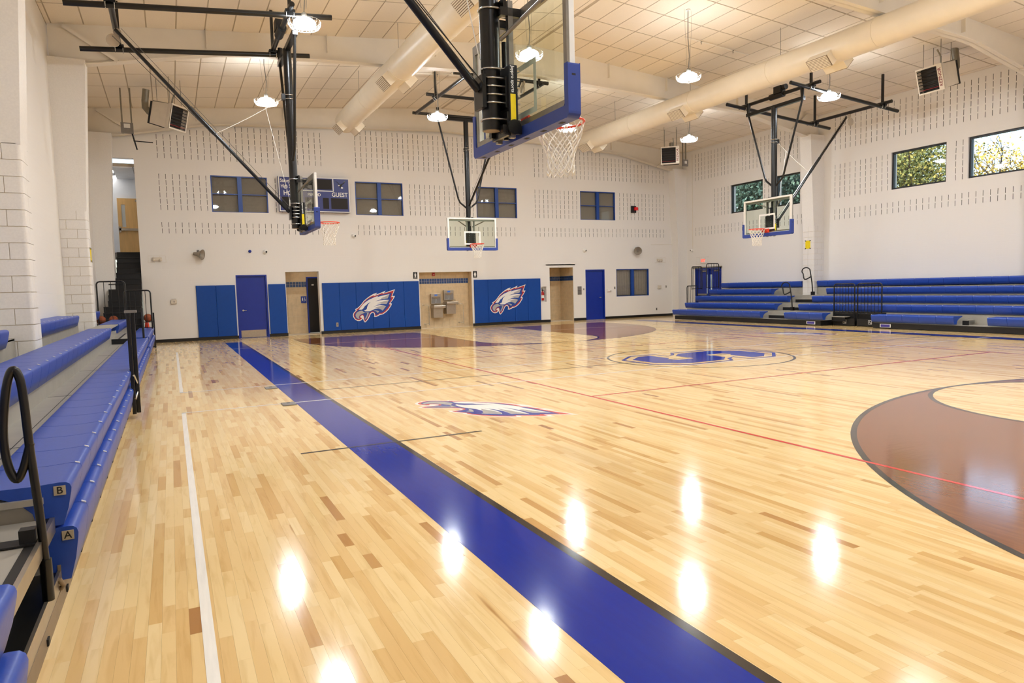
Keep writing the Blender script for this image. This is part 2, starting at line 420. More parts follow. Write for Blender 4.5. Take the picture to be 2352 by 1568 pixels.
# interlocked block letter in the centre circle
half = [(-1.42, .36), (-.99, .76), (-.67, .76), (-.67, .15), (-.82, .02), (-.75, -.2), (-.30, -.17), (-.30, .40), (.05, .74), (.92, .78), (1.42, .34)]
S = half+[(-x, -y) for x, y in half]
flat([(9.66+x, 10.99+y) for x, y in S], .0015, 'centre_letter', P_blue)
oh = [(-1.61, .42), (-1.09, .92), (-.46, .92), (-.46, .45), (-.20, .62), (.02, .92), (1.03, .97), (1.61, .50)]
stroke([(9.66+x, 10.99+y) for x, y in oh+[(-x, -y) for x, y in oh]], .075, .0014, 'centre_letter_outline', P_blue, True)
for x0, y0 in ((1.37, 11.72), (1.37, 9.83)):
    pl_ = MB().box(x0-.09, x0+.09, y0-.13, y0+.13, .0002, .012).build('floor_plate', M_grey, floor, bevel=.004, label='grey cover plate over a post socket')
    MB().box(x0-.02, x0+.02, y0+.03, y0+.08, .012, .0135).build('finger_hole', M_blackm, pl_)

# ---------------------------------------------------------------- eagle head emblem
EG = dict(
 white=[(1515,185),(1445,330),(1420,390),(1505,392),(1440,500),(1345,610),(1400,622),(1370,690),(1290,800),(1200,880),(1110,935),(1040,955),(1010,950),(960,985),(890,1008),(822,1003),(838,960),(830,910),(800,878),(760,885),(715,925),(690,985),(645,1065),(590,1125),(540,1165),(505,1115),(485,1045),(440,1085),(380,1110),(310,1105),(240,1060),(195,990),(182,925),(205,860),(255,810),(280,785),(255,755),(290,735),(355,700),(430,630),(530,510),(630,430),(720,370),(830,310),(955,275),(900,335),(1010,300),(1215,220),(1165,290),(1330,240)],
 red=[(1478,218),(1430,320),(1385,425),(1462,422),(1420,490),(1310,632),(1360,645),(1340,690),(1270,785),(1180,865),(1100,912),(1035,925),(1010,915),(950,955),(885,980),(855,982),(862,950),(850,895),(805,852),(750,862),(700,905),(668,975),(625,1050),(575,1110),(542,1130),(525,1095),(512,1040),(505,960),(470,935),(425,955),(400,990),(425,1015),(460,1025),(430,1055),(375,1082),(315,1080),(255,1040),(215,980),(205,925),(225,870),(275,815),(312,785),(290,765),(365,720),(445,645),(545,525),(640,450),(735,392),(870,345),(835,380),(1000,330),(1145,275),(1110,315),(1330,262)],
 blue=[(1405,292),(1350,440),(1385,455),(1300,625),(1320,655),(1300,690),(1225,775),(1140,855),(1060,895),(1020,890),(940,935),(880,955),(870,900),(835,850),(790,830),(730,845),(685,890),(650,970),(610,1040),(550,1100),(535,1060),(525,980),(510,930),(460,915),(400,945),(375,985),(390,1045),(350,1055),(300,1045),(250,1000),(232,940),(245,885),(290,830),(345,780),(400,725),(470,640),(560,540),(660,460),(760,415),(860,400),(1030,345),(1110,335)],
 beak=[(385,815),(460,800),(505,835),(560,865),(670,858),(660,905),(635,960),(590,1040),(555,1075),(548,1040),(590,960),(620,900),(610,880),(540,870),(450,900),(395,935),(365,975),(360,1010),(385,1045),(330,1040),(285,1000),(262,940),(275,890),(320,840)],
 head=[(370,770),(420,700),(500,610),(590,540),(690,480),(780,445),(870,405),(985,370),(940,408),(1060,380),(1335,328),(1270,455),(1100,475),(960,505),(880,540),(1010,510),(1160,500),(1310,505),(1230,625),(1080,615),(950,640),(860,680),(800,715),(900,670),(1020,655),(1120,662),(1210,695),(1095,825),(1060,790),(960,755),(860,765),(770,800),(720,825),(640,830),(560,825),(520,790),(560,790),(610,760),(625,700),(660,620),(740,545),(640,600),(600,640),(560,660),(520,720),(480,760),(440,772)],
 f1=[(1080,440),(1180,405),(1330,333),(1268,452),(1060,470)], f2=[(930,600),(1080,560),(1305,510),(1229,622),(1090,611)],
 f3=[(870,725),(1000,690),(1120,665),(1207,697),(1095,822),(1060,790),(960,753)], f4=[(800,812),(870,806),(930,818),(990,845),(940,890),(900,840)])
M_ew, M_er, M_eb, M_eg = mat('emblem white', (236, 232, 226), .45), mat('emblem red', (176, 34, 36), .45), mat('emblem blue', (18, 66, 150), .45), mat('emblem grey', (176, 172, 170), .45)
def emblem(parent, fn, mats, step, floor_=False):
    cols = dict(white=mats[0], red=mats[1], blue=mats[2], beak=mats[3], head=mats[0], f1=mats[3], f2=mats[3], f3=mats[3], f4=mats[3])
    root = None
    for i, k in enumerate(('white', 'red', 'blue', 'beak', 'head', 'f1', 'f2', 'f3', 'f4')):
        lev = min(i, 5)+1
        b = MB().prism(EG[k], lambda u, v: fn(u, v, 0), lambda u, v: fn(u, v, lev*step))
        nm = {'white': 'emblem', 'red': 'emblem_edge', 'blue': 'emblem_field', 'beak': 'beak', 'head': 'head_feathers'}.get(k, 'feather')
        o = b.build(nm, cols[k], root or parent)
        if root is None: root = o; o['label'] = 'eagle head emblem in white, red, blue and grey'
    return root
# floor copies of the emblem: least-squares placement of the same drawing
src = [(185,925),(540,1160),(1510,190),(1500,400),(1395,620),(825,1000),(255,755)]
dst = [(2.94,8.88),(2.84,8.54),(4.24,6.94),(3.93,6.98),(3.58,7.15),(3.04,8.06),(3.45,8.9)]
A = np.array([[u, v, 1] for u, v in src]); T = np.linalg.lstsq(A, np.array(dst), rcond=None)[0]
PF = (P_white, P_red, P_blue, P_grey)
emblem(floor, lambda u, v, w_: (*(np.array([u, v, 1])@T), .0004+w_), PF, .0003)
emblem(floor, lambda u, v, w_: (lambda p: (19.25-p[0], 21.96-p[1], .0004+w_))(np.array([u, v, 1])@T), PF, .0003)
# ---------------------------------------------------------------- walls
def frame_under(x):      # underside of the roof frames
    d = min(x-XL, XR-x); d = max(d, .6)
    return 6.62+min(d-.6, 3.0)*.20+max(0, min(d-3.6, 8.3))*.047
WH = [(1.44, 3.27, 4.36, 5.59), (6.36, 8.19, 4.36, 5.59), (11.24, 13.07, 4.36, 5.59), (16.13, 17.95, 4.36, 5.59), (17.95, 19.75, .98, 2.20)]
DH = [(2.06, 3.08, 0, 2.2), (16.33, 17.32, 0, 2.2)]
ALC = [(3.72, 4.89, 0, 2.29), (8.72, 10.93, 0, 2.2), (14.53, 15.70, 0, 2.31)]
EXT = (14.11, 14.36, .87, 1.51); STAIR = (-1.55, -.82, 0, 6.03)
big_holes = WH+DH+ALC+[EXT, STAIR]
slots = []
pit = .2032
def slot_cols(x0, x1):
    x = x0
    while x <= x1: yield x; x += pit
for a, b in ((-.12, 5.35), (6.43, 13.08), (13.92, 20.75)):
    for x in slot_cols(a, b):
        zs = [3.60, 3.60+pit]+[4.37+pit*k for k in range(6)]+[6.06+pit*k for k in range(8)]
        for z in zs:
            if z > 6 and z+.16 > frame_under(x)-.02: continue
            if 4 < z < 6 and any(h[0]-.12 < x < h[1]+.12 for h in WH[:4]): continue
            slots.append((x-.007, x+.007, z+.02, z+.18))
def wall(name, m, holes, small, u0, u1, z1, P, depth, thick):
    """P(u, v, z) -> world, v = 0 at the room face and grows outwards"""
    b = MB()
    for a, c, z0, zt in rects(u0, u1, 0, z1, holes+small):
        b.add([P(a, 0, z0), P(c, 0, z0), P(c, 0, zt), P(a, 0, zt)], [(0, 1, 2, 3)])
    def reveal(h, d):
        a, c, z0, zt = h
        for (p, q) in (((a, z0), (c, z0)), ((c, z0), (c, zt)), ((c, zt), (a, zt)), ((a, zt), (a, z0))):
            b.add([P(p[0], 0, p[1]), P(q[0], 0, q[1]), P(q[0], d, q[1]), P(p[0], d, p[1])], [(0, 1, 2, 3)])
    for h in holes: reveal(h, thick)
    # outer face
    for a, c, z0, zt in rects(u0, u1, 0, z1, holes):
        b.add([P(a, thick, z0), P(c, thick, z0), P(c, thick, zt), P(a, thick, zt)], [(0, 1, 2, 3)])
    o = b.build(name, m, kind='structure', recalc=False)
    # dark cavities of the sound blocks
    b = MB()
    for a, c, z0, zt in small:
        b.add([P(u, d, z) for d in (0, depth) for u, z in ((a, z0), (c, z0), (c, zt), (a, zt))], [(4, 5, 6, 7), (0, 1, 5, 4), (1, 2, 6, 5), (2, 3, 7, 6), (3, 0, 4, 7)])
    b.build('acoustic_slots', M_slot, o, recalc=False, kind='stuff', label='narrow dark sound slots cut into the painted block wall')
    return o
wall_far = wall('wall_far', M_wx, big_holes, slots, XL-.3, XR+.3, 8.7, lambda u, v, z: (u, YF+v, z), .14, .3)
# right wall with real window openings
RWIN = [(20.83, 22.62, 4.39, 5.58), (18.98, 20.15, 4.39, 5.58), (13.47, 15.29, 4.39, 5.60), (11.0, 12.82, 4.39, 5.60)]
RDOOR = (23.18, 24.85, 0, 2.15)
rs = []
for a, b_ in ((18.9, 24.85), (11.35, 17.6), (3.9, 10.2), (-3.6, 2.7)):
    for y in slot_cols(a, b_):
        for z in [3.60, 3.60+pit]+[4.37+pit*k for k in range(6)]+[6.06+pit*k for k in range(6)]:
            if 4 < z < 6 and any(h[0]-.1 < y < h[1]+.1 for h in RWIN): continue
            if 4 < z < 6 and y > 23.7: continue
            rs.append((y-.007, y+.007, z+.02, z+.18))
wall_right = wall('wall_right', M_wy, RWIN+[RDOOR], rs, YN-.3, YF+.3, 7.6, lambda u, v, z: (XR+v, u, z), .14, .3)
wall_left = MB().box(XL-.3, XL, YN-.3, YF+.3, 0, 7.6).build('wall_left', M_wy, kind='structure')
wall_near = MB().box(XL-.3, XR+.3, YN-.3, YN, 0, 8.7).build('wall_near', M_wx, kind='structure')
# black base along the far wall
bb = [(-.82, 2.06), (3.08, 3.72), (4.89, 8.72), (10.93, 14.53), (15.7, 16.33), (17.32, 21.2)]
bf = thing('baseboard_far', 'black rubber base along the foot of the end wall', None, (0, YF, 0), kind='structure')
for a, c in bb: MB().box(a, c, YF-.012, YF, 0, .105).build('base_strip', M_base, bf)

# ---------------------------------------------------------------- ceiling
ceiling = thing('ceiling', 'low gable ceiling of cream lay-in tiles', None, (0, 0, 8.4), kind='structure')
b = MB()
for xa, xb in ((XL-.3, 9.765), (9.765, XR+.3)):
    for dz in (.008, .3):
        b.add([(xa, YN-.3, ceil_z(xa)+dz), (xb, YN-.3, ceil_z(xb)+dz), (xb, YF+.3, ceil_z(xb)+dz), (xa, YF+.3, ceil_z(xa)+dz)], [(0, 1, 2, 3)])
b.build('ceiling_deck', M_grid, ceiling, recalc=False)
TX, TY, g = .6096, 1.22, .014
cells = []
xl0 = .47-5*TX
for side in (0, 1):
    k = 0
    while True:
        x0 = (.47+TX*(k-5)) if side == 0 else (11.05-2*TX+TX*k)
        x1 = x0+TX; k += 1
        if side == 0 and x0 > 9.765: break
        if side == 1 and x0 > XR: break
        if side == 0: x0, x1 = max(x0, XL), min(x1, 9.765)
        else: x0, x1 = max(x0, 9.765), min(x1, XR)
        if x1-x0 < .06: continue
        for j in range(-16, 12):
            y0 = 14.52+TY*j; y1 = y0+TY
            y0, y1 = max(y0, YN), min(y1, YF)
            if y1-y0 < .06: continue
            cells.append((x0, x1, y0, y1))
vis = []
for i, c in enumerate(cells):
    q = projected((c[0]+c[1])/2, (c[2]+c[3])/2, ceil_z((c[0]+c[1])/2))
    if q and -60 < q[0] < 2412 and -60 < q[1] < 420: vis.append((q[2], i))
vis = {i for _, i in sorted(vis)[:300]}
def tile(b, c):
    x0, x1, y0, y1 = c[0]+g, c[1]-g, c[2]+g*1.5, c[3]-g*1.5
    za, zb = ceil_z(x0), ceil_z(x1)
    vs = [(x, y, z+dz) for x, z in ((x0, za), (x1, zb)) for y in (y0, y1) for dz in (0, .007)]
    b.add(vs, [(0, 2, 6, 4), (0, 4, 5, 1), (2, 3, 7, 6), (0, 1, 3, 2), (4, 6, 7, 5)]); return b
tmesh = {}
for i in sorted(vis):
    c = cells[i]; key = (round(c[1]-c[0], 3), round(c[3]-c[2], 3), c[0] < 9.7)
    if key not in tmesh:
        b = tile(MB(), c); ox, oy, oz = c[0], c[2], ceil_z(c[0])
        b.v = [(x-ox, y-oy, z-oz) for x, y, z in b.v]; tmesh[key] = b.mesh('tile', False); tmesh[key].materials.append(M_tile)
    link('tile', tmesh[key], None, ceiling, (c[0], c[2], ceil_z(c[0])))
b = MB()
for i, c in enumerate(cells):
    if i not in vis: tile(b, c)
b.build('further_tiles', M_tile, ceiling, recalc=False, kind='stuff')

# ---------------------------------------------------------------- steel frames with block wraps
def steel_frame(n, y, fw=.25, col=True):
    root = thing('trim_%d' % n, 'cream painted steel portal frame crossing under the ceiling', None, (XC, y, 0), kind='structure')
    xs = [XL+.02+i*(XR-XL-.04)/48 for i in range(49)]
    b = MB()
    top = [(x, ceil_z(x)+.02) for x in xs]; bot = [(x, frame_under(x)) for x in xs]
    b.prism(top+bot[::-1], lambda x, z: (x, y-.008, z), lambda x, z: (x, y+.008, z))
    b.build('rafter_web', M_steel, root)
    b = MB()
    for i in range(48):
        for (p, q) in ((bot[i], bot[i+1]),):
            vs = [(px, yy, pz+dz) for px, pz in (p, q) for yy in (y-fw/2, y+fw/2) for dz in (0, .018)]
            b.add(vs, [(0, 2, 6, 4), (1, 5, 7, 3), (0, 4, 5, 1), (2, 3, 7, 6)])
    b.build('rafter_flange', M_steel, root)
    for sx, xw in ((1, XL), (-1, XR)):
        # boxed tapering column above the block wrap
        z0 = 0 if col == 'full' else 3.44
        pts = [(xw, z0), (xw+sx*(.50 if col == 'full' else .52), z0), (xw+sx*.52, 3.44), (xw+sx*.70, 6.70), (xw, 6.70)]
        if col != 'full': pts.pop(1)
        MB().prism(pts, lambda x, z: (x, y-.245, z), lambda x, z: (x, min(y+.245, YF), z)).build('column', M_block, root)
    for x in (1.1, 3.9, 6.8, 9.2, 12.4, 14.6, 17.6):
        MB().box(x-.006, x+.006, y-fw/2+.01, y-.008, ceil_z(x)-.42, ceil_z(x)+.02).build('stiffener', M_steel, root)
    for xa, xb in ((-1.75, -.75), (20.9, 20.1)):
        za, zb = 7.42, 6.78
        MB().obox(((xa+xb)/2, y-.06, (za+zb)/2), ((xb-xa)/2, 0, (zb-za)/2), (0, .045, 0), (.02, 0, .03)).build('flange_brace', M_steel, root)
    return root
fr = [steel_frame(i+1, y, .25, 'full' if i == 0 else 'wrap') for i, y in enumerate((25.66, 18.155, 10.685, 3.2, -3.95))]
def pilaster(n, y0, y1, xw, sx, top):
    root = thing('trim_%d' % n, 'painted block pilaster wrapped round the foot of a steel column', None, (xw, (y0+y1)/2, 0), kind='structure')
    xf = xw+sx*.52; ym = (y0+y1)/2
    x0, x1 = min(xw, xf-sx*.02), max(xw, xf-sx*.02)
    MB().box(x0, x1, y0+.012, y1-.012, 0, top).build('core', M_grout, root)
    r = .05
    def blk(poly, z):
        MB().prism(poly, lambda x, y: (x, y, z+.004), lambda x, y: (x, y, z+.199)).build('block', M_block, root, bevel=.005)
    def bull(yc, sy):     # corner block outline with a bull-nosed edge at (xf, yc)
        return [(xf-sx*r+sx*r*math.sin(a), yc+sy*(-r+r*math.cos(a))) for a in [i*PI/12 for i in range(7)]]
    for k in range(int(top/.203)):
        z = k*.203; cut = xf-sx*(.40 if k % 2 else .20); ymid = ym+(.0 if k % 2 else 0)
        for yc, sy in ((y0, -1), (y1, 1)):
            yi = ym-sy*(-.002)
            a = bull(yc, sy)
            blk([(cut+sx*.003, yc)]+a+[(xf, ym+sy*.003), (cut+sx*.003, ym+sy*.003)], z)
            blk([(xw, yc), (cut-sx*.003, yc), (cut-sx*.003, ym+sy*.003), (xw, ym+sy*.003)], z)
    return root
pilaster(6, 10.44, 10.93, XL, 1, 3.46); pilaster(7, 17.9, 18.41, XL, 1, 3.46)
pilaster(8, 17.9, 18.41, XR, -1, 3.46); pilaster(9, 10.44, 10.93, XR, -1, 3.46)
for nm, P, lab in (('warning_sign', (XR-.52, 18.16, 2.78), 'square yellow sign with dark corners on the far pilaster by the backboard'), ('warning_sign', (XL+.52, 18.16, 2.50), 'yellow sign seen edge on, on the pilaster by the stairs')):
    sx = -1 if P[0] > 5 else 1
    t = thing(nm, lab, 'sign', P)
    MB().box(min(P[0], P[0]+sx*.006), max(P[0], P[0]+sx*.006), P[1]-.11, P[1]+.11, P[2]-.15, P[2]+.15).build('plate', M_yellow, t)
    for a in (-1, 1):
        for c in (-1, 1): MB().obox((P[0]+sx*.007, P[1]+a*.10, P[2]+c*.14), (.003, 0, 0), (0, .028, 0.012*a*c), (0, -.01*a*c, .012)).build('corner_mark', M_blackm, t)

# ---------------------------------------------------------------- windows in the far wall
def far_window(n, h, muntin=True, blind=True):
    x0, x1, z0, z1 = h; y = YF+.05
    t = thing('window_%d' % n, 'blue framed interior window with %s' % ('closed taupe blinds' if blind else 'drawn taupe shades'), None, ((x0+x1)/2, y, z0), kind='structure')
    f = .035; b = MB()
    b.box(x0, x0+f, y-.03, y+.06, z0, z1).box(x1-f, x1, y-.03, y+.06, z0, z1).box(x0+f, x1-f, y-.03, y+.06, z1-f, z1).box(x0+f, x1-f, y-.03, y+.06, z0, z0+f*.6)
    b.build('window_frame', M_wframe, t)
    xm = (x0+x1)/2
    MB().box(xm-.07, xm+.07, y-.045, y+.06, z0+.01, z1-f).build('mullion', M_wframe, t)
    zm = (z0+z1)/2; zr = [(z0+f*.6, z1-f)]
    if muntin:
        zr = [(z0+f*.6, zm-.014), (zm+.014, z1-f)]
        for a, c in ((x0+f, xm-.07), (xm+.07, x1-f)): MB().box(a, c, y-.02, y+.04, zm-.014, zm+.014).build('muntin', M_wframe, t)
    for a, c in ((x0+f, xm-.07), (xm+.07, x1-f)):
        for za, zb in zr: MB().box(a, c, y+.008, y+.014, za, zb).build('pane', M_pane, t)
        if blind:
            b = MB(); z = z0+.05
            while z < z1-f: b.obox(((a+c)/2, y+.09, z), ((c-a)/2, 0, 0), (0, .008, .022), (0, .0008, -.0003)); z += .04
            b.build('blind', M_blind, t, kind='stuff')
        else:
            n_ = 24; pts = [(a+(c-a)*i/n_, y+.09+.006*math.sin(i*1.7)+.004*math.sin(i*.6)) for i in range(n_+1)]
            b = MB()
            for i in range(n_): b.add([(*pts[i], z0+.06), (*pts[i+1], z0+.06), (*pts[i+1], z1-.03), (*pts[i], z1-.03)], [(0, 1, 2, 3)], True)
            b.build('shade', M_shade, t)
    MB().box(x0, x1, y+.14, y+.16, z0, z1).build('backing', M_grey, t)
for i, h in enumerate(WH): far_window(i+1, h, i < 4, i < 4)
M_jamb = noisy(mat('white window reveal', (232, 232, 232), .5), 8, .02)
M_wblack = noisy(mat('black window frame', (26, 25, 25), .4), 8, .1)
for i, h in enumerate(RWIN):
    y0, y1, z0, z1 = h; x = XR+.10
    t = thing('window_%d' % (i+6), 'black framed clerestory window looking out on trees', None, (x, (y0+y1)/2, z0), kind='structure')
    b = MB(); f = .055
    b.box(x-.04, x+.06, y0, y0+f, z0, z1).box(x-.04, x+.06, y1-f, y1, z0, z1).box(x-.04, x+.06, y0+f, y1-f, z0, z0+f).box(x-.04, x+.06, y0+f, y1-f, z1-f, z1)
    b.build('window_frame', M_wblack, t); MB().box(x+.01, x+.016, y0+f, y1-f, z0+f, z1-f).build('pane', M_pane, t)

# ---------------------------------------------------------------- doors
def far_door(n, x0, x1, hinge, kick):
    y = YF; t = thing('door_%d' % n, 'blue painted metal door in a blue frame', None, ((x0+x1)/2, y, 0), kind='structure')
    b = MB(); f = .05
    b.box(x0, x0+f, y-.012, y+.2, 0, 2.2).box(x1-f, x1, y-.012, y+.2, 0, 2.2).box(x0+f, x1-f, y-.012, y+.2, 2.15, 2.2)
    b.build('door_frame', M_door, t)
    lf = MB().box(x0+f+.004, x1-f-.004, y+.06, y+.105, .008, 2.145).build('door_leaf', M_door, t)
    hx = x0+.19 if hinge > 0 else x1-.19; d = 1 if hinge > 0 else -1
    lv = MB(); lv.tube([(hx, y+.06, .97), (hx, y+.0, .97)], .012); lv.tube([(hx, y+.005, .97), (hx+d*.11, y+.005, .965)], .010); lv.tube([(hx, y+.06, .97), (hx, y+.052, .97)], .03, 14)
    lv.build('lever_handle', M_chrome, t)
    if kick: MB().box(x0+.09, x1-.10, y+.054, y+.06, .02, .27).build('kick_plate', M_ss, t)
    MB().box(x0, x1, y+.2, y+.3, 0, 2.2).build('backing', M_grey, t)
far_door(1, 2.06, 3.08, 1, True); far_door(2, 16.33, 17.32, -1, False)
t = thing('door_3', 'pair of blue exit doors with narrow lights behind the bleachers', None, (XR, 24.0, 0), kind='structure')
y0, y1 = RDOOR[0], RDOOR[1]; ym = (y0+y1)/2
b = MB().box(XR-.02, XR+.2, y0, y0+.06, 0, 2.15).box(XR-.02, XR+.2, y1-.06, y1, 0, 2.15).box(XR-.02, XR+.2, y0, y1, 2.09, 2.15).box(XR-.01, XR+.12, ym-.03, ym+.03, 0, 2.09)
b.build('door_frame', M_door, t)
MB().box(XR-.06, XR, y0-.05, y1+.15, 2.15, 2.20).build('drip_cap', M_galv, t)
for a, c, s in ((y0+.065, ym-.035, 1), (ym+.035, y1-.065, -1)):
    yl = c-.16 if s > 0 else a+.02
    hs = [(yl, yl+.13, .95, 1.85)]
    b = MB()
    for r in rects(a, c, .01, 2.085, hs): b.box(XR+.05, XR+.095, r[0], r[1], r[2], r[3])
    lf = b.build('door_leaf', M_door, t)
    MB().box(XR+.068, XR+.076, yl, yl+.13, .95, 1.85).build('glass_light', M_pane, lf)
    MB().box(XR+.0, XR+.05, a+.06, c-.05, .93, 1.0).build('panic_bar', M_alu, lf)
    MB().box(XR+.0, XR+.05, a+.1, a+.4, 1.98, 2.04).build('door_closer', M_alu, lf)

# ---------------------------------------------------------------- tiled alcoves
def tile_wall(name, P, u0, u1, ztop, skip=None, lab=''):
    """P(u, d, z): d grows out of the wall into the alcove"""
    root = thing(name, lab, None, P((u0+u1)/2, 0, 0), kind='structure')
    vs = [P(u, d, z) for u in (u0, u1) for d in (-.05, 0) for z in (0, ztop)]
    MB().add(vs, [(0,1,3,2),(4,6,7,5),(0,4,5,1),(2,3,7,6),(0,2,6,4),(1,5,7,3)]).build('grout_bed', M_grout, root)
    def piece(nm, a, c, z0, z1, m, d):
        if skip and skip(a, c, z0, z1): return
        vs = [P(u, dd, z) for u in (a, c) for dd in (0, d) for z in (z0, z1)]
        return MB().add(vs, [(0,1,3,2),(4,6,7,5),(0,4,5,1),(2,3,7,6),(0,2,6,4),(1,5,7,3)])
    z = 0.0; k = 0
    tw, th = .33, .325
    rows = [(z0, z0+th) for z0 in [i*th for i in range(5)]]+[(1.625, 1.745)]+[(1.955, ztop)]
    for k, (za, zb) in enumerate(rows):
        u = u0-(tw/2 if k % 2 else 0)
        while u < u1:
            a, c = max(u, u0)+.003, min(u+tw, u1)-.003
            if c-a > .02:
                b = piece('tile', a, c, za+.003, min(zb, ztop)-.003, M_tilew, .008)
                if b: b.build('tile', M_tilew, root)
            u += tw
    bm = MB()
    for r in range(2):
        u = u0
        while u < u1-.02:
            b = piece('mosaic', u+.005, min(u+.1, u1)-.005, 1.75+r*.1, 1.845+r*.1, M_bluet, .009)
            if b: bm.add(b.v, b.f)
            u += .104
    if bm.v: bm.build('mosaic_band', M_bluet, root, kind='stuff', label='band of two rows of small blue tiles')
    return root
FACE = lambda yb: (lambda u, d, z: (u, yb-d, z))
# restroom alcove
tile_wall('wall_restroom_back', FACE(27.0), 3.4, 4.62, 2.45, lab='beige tiled back wall of the restroom alcove')
MB().box(3.36, 3.42, YF+.3, 27.05, 0, 2.5).build('wall_restroom_left', M_tilew, kind='structure')
MB().box(4.62, 5.3, 26.99, 27.05, 2.12, 2.5).build('wall_restroom_header', M_tilew, kind='structure')
MB().box(5.2, 5.26, YF+.3, 27.05, 0, 2.5).build('wall_restroom_right', M_tilew, kind='structure')
MB().box(3.36, 5.3, YF+.3, 27.05, 2.45, 2.5).build('ceiling_restroom', M_white, kind='structure')
MB().box(3.36, 5.3, YF, 27.05, -.2, .004).build('floor_restroom', M_grout, kind='structure')
t = thing('door_4', 'dark restroom door in a blue frame inside the tiled alcove', None, (4.9, 27.0, 0), kind='structure')
MB().box(4.62, 4.67, 26.95, 27.06, 0, 2.12).box(5.14, 5.19, 26.95, 27.06, 0, 2.12).box(4.67, 5.14, 26.95, 27.06, 2.07, 2.12).build('door_frame', M_door, t)
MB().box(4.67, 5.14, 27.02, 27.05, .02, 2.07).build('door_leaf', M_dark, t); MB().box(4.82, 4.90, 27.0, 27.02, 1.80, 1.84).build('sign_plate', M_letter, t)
t = thing('ceiling_light', 'lit strip lamp in the restroom alcove ceiling', 'lamp', (4.6, 26.5, 2.45))
MB().box(4.12, 5.1, 26.42, 26.58, 2.4, 2.45).build('housing', M_white, t); MB().box(4.14, 5.08, 26.44, 26.56, 2.385, 2.4).build('tube', M_tube, t)
t = thing('restroom_sign', 'small blue restroom sign with white figures on beige tile', 'sign', (4.50, 26.99, 1.27))
MB().box(4.40, 4.60, 26.975, 26.99, 1.14, 1.40).build('plate', mat('blue sign', (30, 60, 150), .4), t)
b = MB().box(4.44, 4.475, 26.972, 26.975, 1.23, 1.33).lathe([(.016, -.004), (.016, .004)], (4.4575, 26.973, 1.35), 10, True); b.box(4.53, 4.545, 26.972, 26.975, 1.25, 1.35); b.box(4.545, 4.575, 26.972, 26.975, 1.25, 1.265); b.tube([(4.52+.03*math.cos(a), 26.973, 1.245+.03*math.sin(a)) for a in [i*PI/5-2.5 for i in range(7)]], .005, 5)
b.build('pictogram', M_letter, t)
# drinking fountain alcove
tile_wall('wall_fountain_back', FACE(26.22), 8.73, 10.92, 2.25, lab='beige tiled back wall of the drinking fountain alcove')
MB().box(8.66, 8.726, YF+.02, 26.27, 0, 2.25).build('wall_fountain_left', M_tilew, kind='structure')
MB().box(10.924, 10.99, YF+.02, 26.27, 0, 2.25).build('wall_fountain_right', M_tilew, kind='structure')
MB().box(8.66, 10.99, YF+.02, 26.27, 2.195, 2.25).build('ceiling_fountain', M_white, kind='structure')
MB().box(8.66, 10.99, YF, 26.27, -.2, .004).build('floor_fountain', M_grout, kind='structure')
# locker room alcove
tile_wall('wall_locker_back', FACE(27.0), 14.4, 15.72, 2.4, lab='beige tiled back wall of the locker room entry')
tile_wall('wall_locker_side', lambda u, d, z: (15.70-d, u, z), YF+.02, 27.0, 2.4, lab='beige tiled side wall of the locker room entry')
MB().box(14.36, 15.8, YF, 27.05, 2.4, 2.45).build('ceiling_locker', M_white, kind='structure')
MB().box(14.36, 14.42, YF+.3, 27.05, 0, 2.4).build('wall_locker_left', M_tilew, kind='structure')
MB().box(14.36, 15.8, YF, 27.05, -.2, .004).build('floor_locker', M_grout, kind='structure')
MB().box(14.08, 14.39, YF+.17, YF+.2, .85, 1.53).build('wall_cabinet_back', M_white, kind='structure')

# ---------------------------------------------------------------- stair and upper room beyond the tall opening
st = thing('stairs', 'black steep stairs climbing through the tall opening in the end wall', 'stairs', (-1.2, 22.9, 0))
for i in range(17):
    y = 22.9+.25*i; z = .18*(i+1); xl = -1.85 if y < 25.55 else -1.54
    if y > 24.4 and y < 25.55: xl = -1.74
    xr = -.95 if y < 23.6 else -.83
    o = MB().box(xl, xr, y+.02, y+.27, max(0, z-.6), z-.03).build('riser', M_blackm, st)
    MB().box(xl, xr, y-.01, y+.27, z-.03, z).build('tread', M_rubber, st)
YU = 28.62
MB().box(-2.6, .6, 27.1, YU+.2, 2.9, 3.06).build('floor_upper', M_grey, kind='structure')
M_upw = noisy(mat('cool white paint', (236, 238, 242), .5), 5, .02)
MB().box(-2.7, .7, YU, YU+.1, 3.06, 6.3).build('wall_upper_back', M_upw, kind='structure')
MB().box(-2.7, -2.6, YF+.3, YU, 0, 6.3).build('wall_upper_left', M_upw, kind='structure')
MB().box(.6, .7, YF+.3, YU, 0, 6.3).build('wall_upper_right', M_upw, kind='structure')
cu = thing('ceiling_upper', 'white tile ceiling of the upper landing', None, (-1, 27.4, 5.75), kind='structure')
MB().box(-2.7, .7, YF+.3, YU+.1, 5.80, 5.9).build('deck', M_grid, cu)
for i in range(6):
    for j in range(4):
        x0, y0 = -2.7+i*.61, YF+.31+j*.61
        MB().box(x0+.008, x0+.60, y0+.008, y0+.60, 5.76, 5.80).build('tile', M_panel if (i in (0, 1) and j in (1, 3)) else M_upw, cu)
t = thing('door_5', 'pale birch door with a narrow light and a push bar at the head of the stairs', None, (-1.05, YU, 3.06), kind='structure')
lf = MB()
for r in rects(-1.52, -.6, 3.07, 5.07, [(-1.40, -1.28, 4.05, 4.85)]): lf.box(r[0], r[1], YU-.05, YU-.005, r[2], r[3])
lf.build('door_leaf', M_wood, t)
MB().box(-1.40, -1.28, YU-.03, YU-.02, 4.05, 4.85).build('glass_light', mat('frosted light', (196, 196, 190), .3), t)
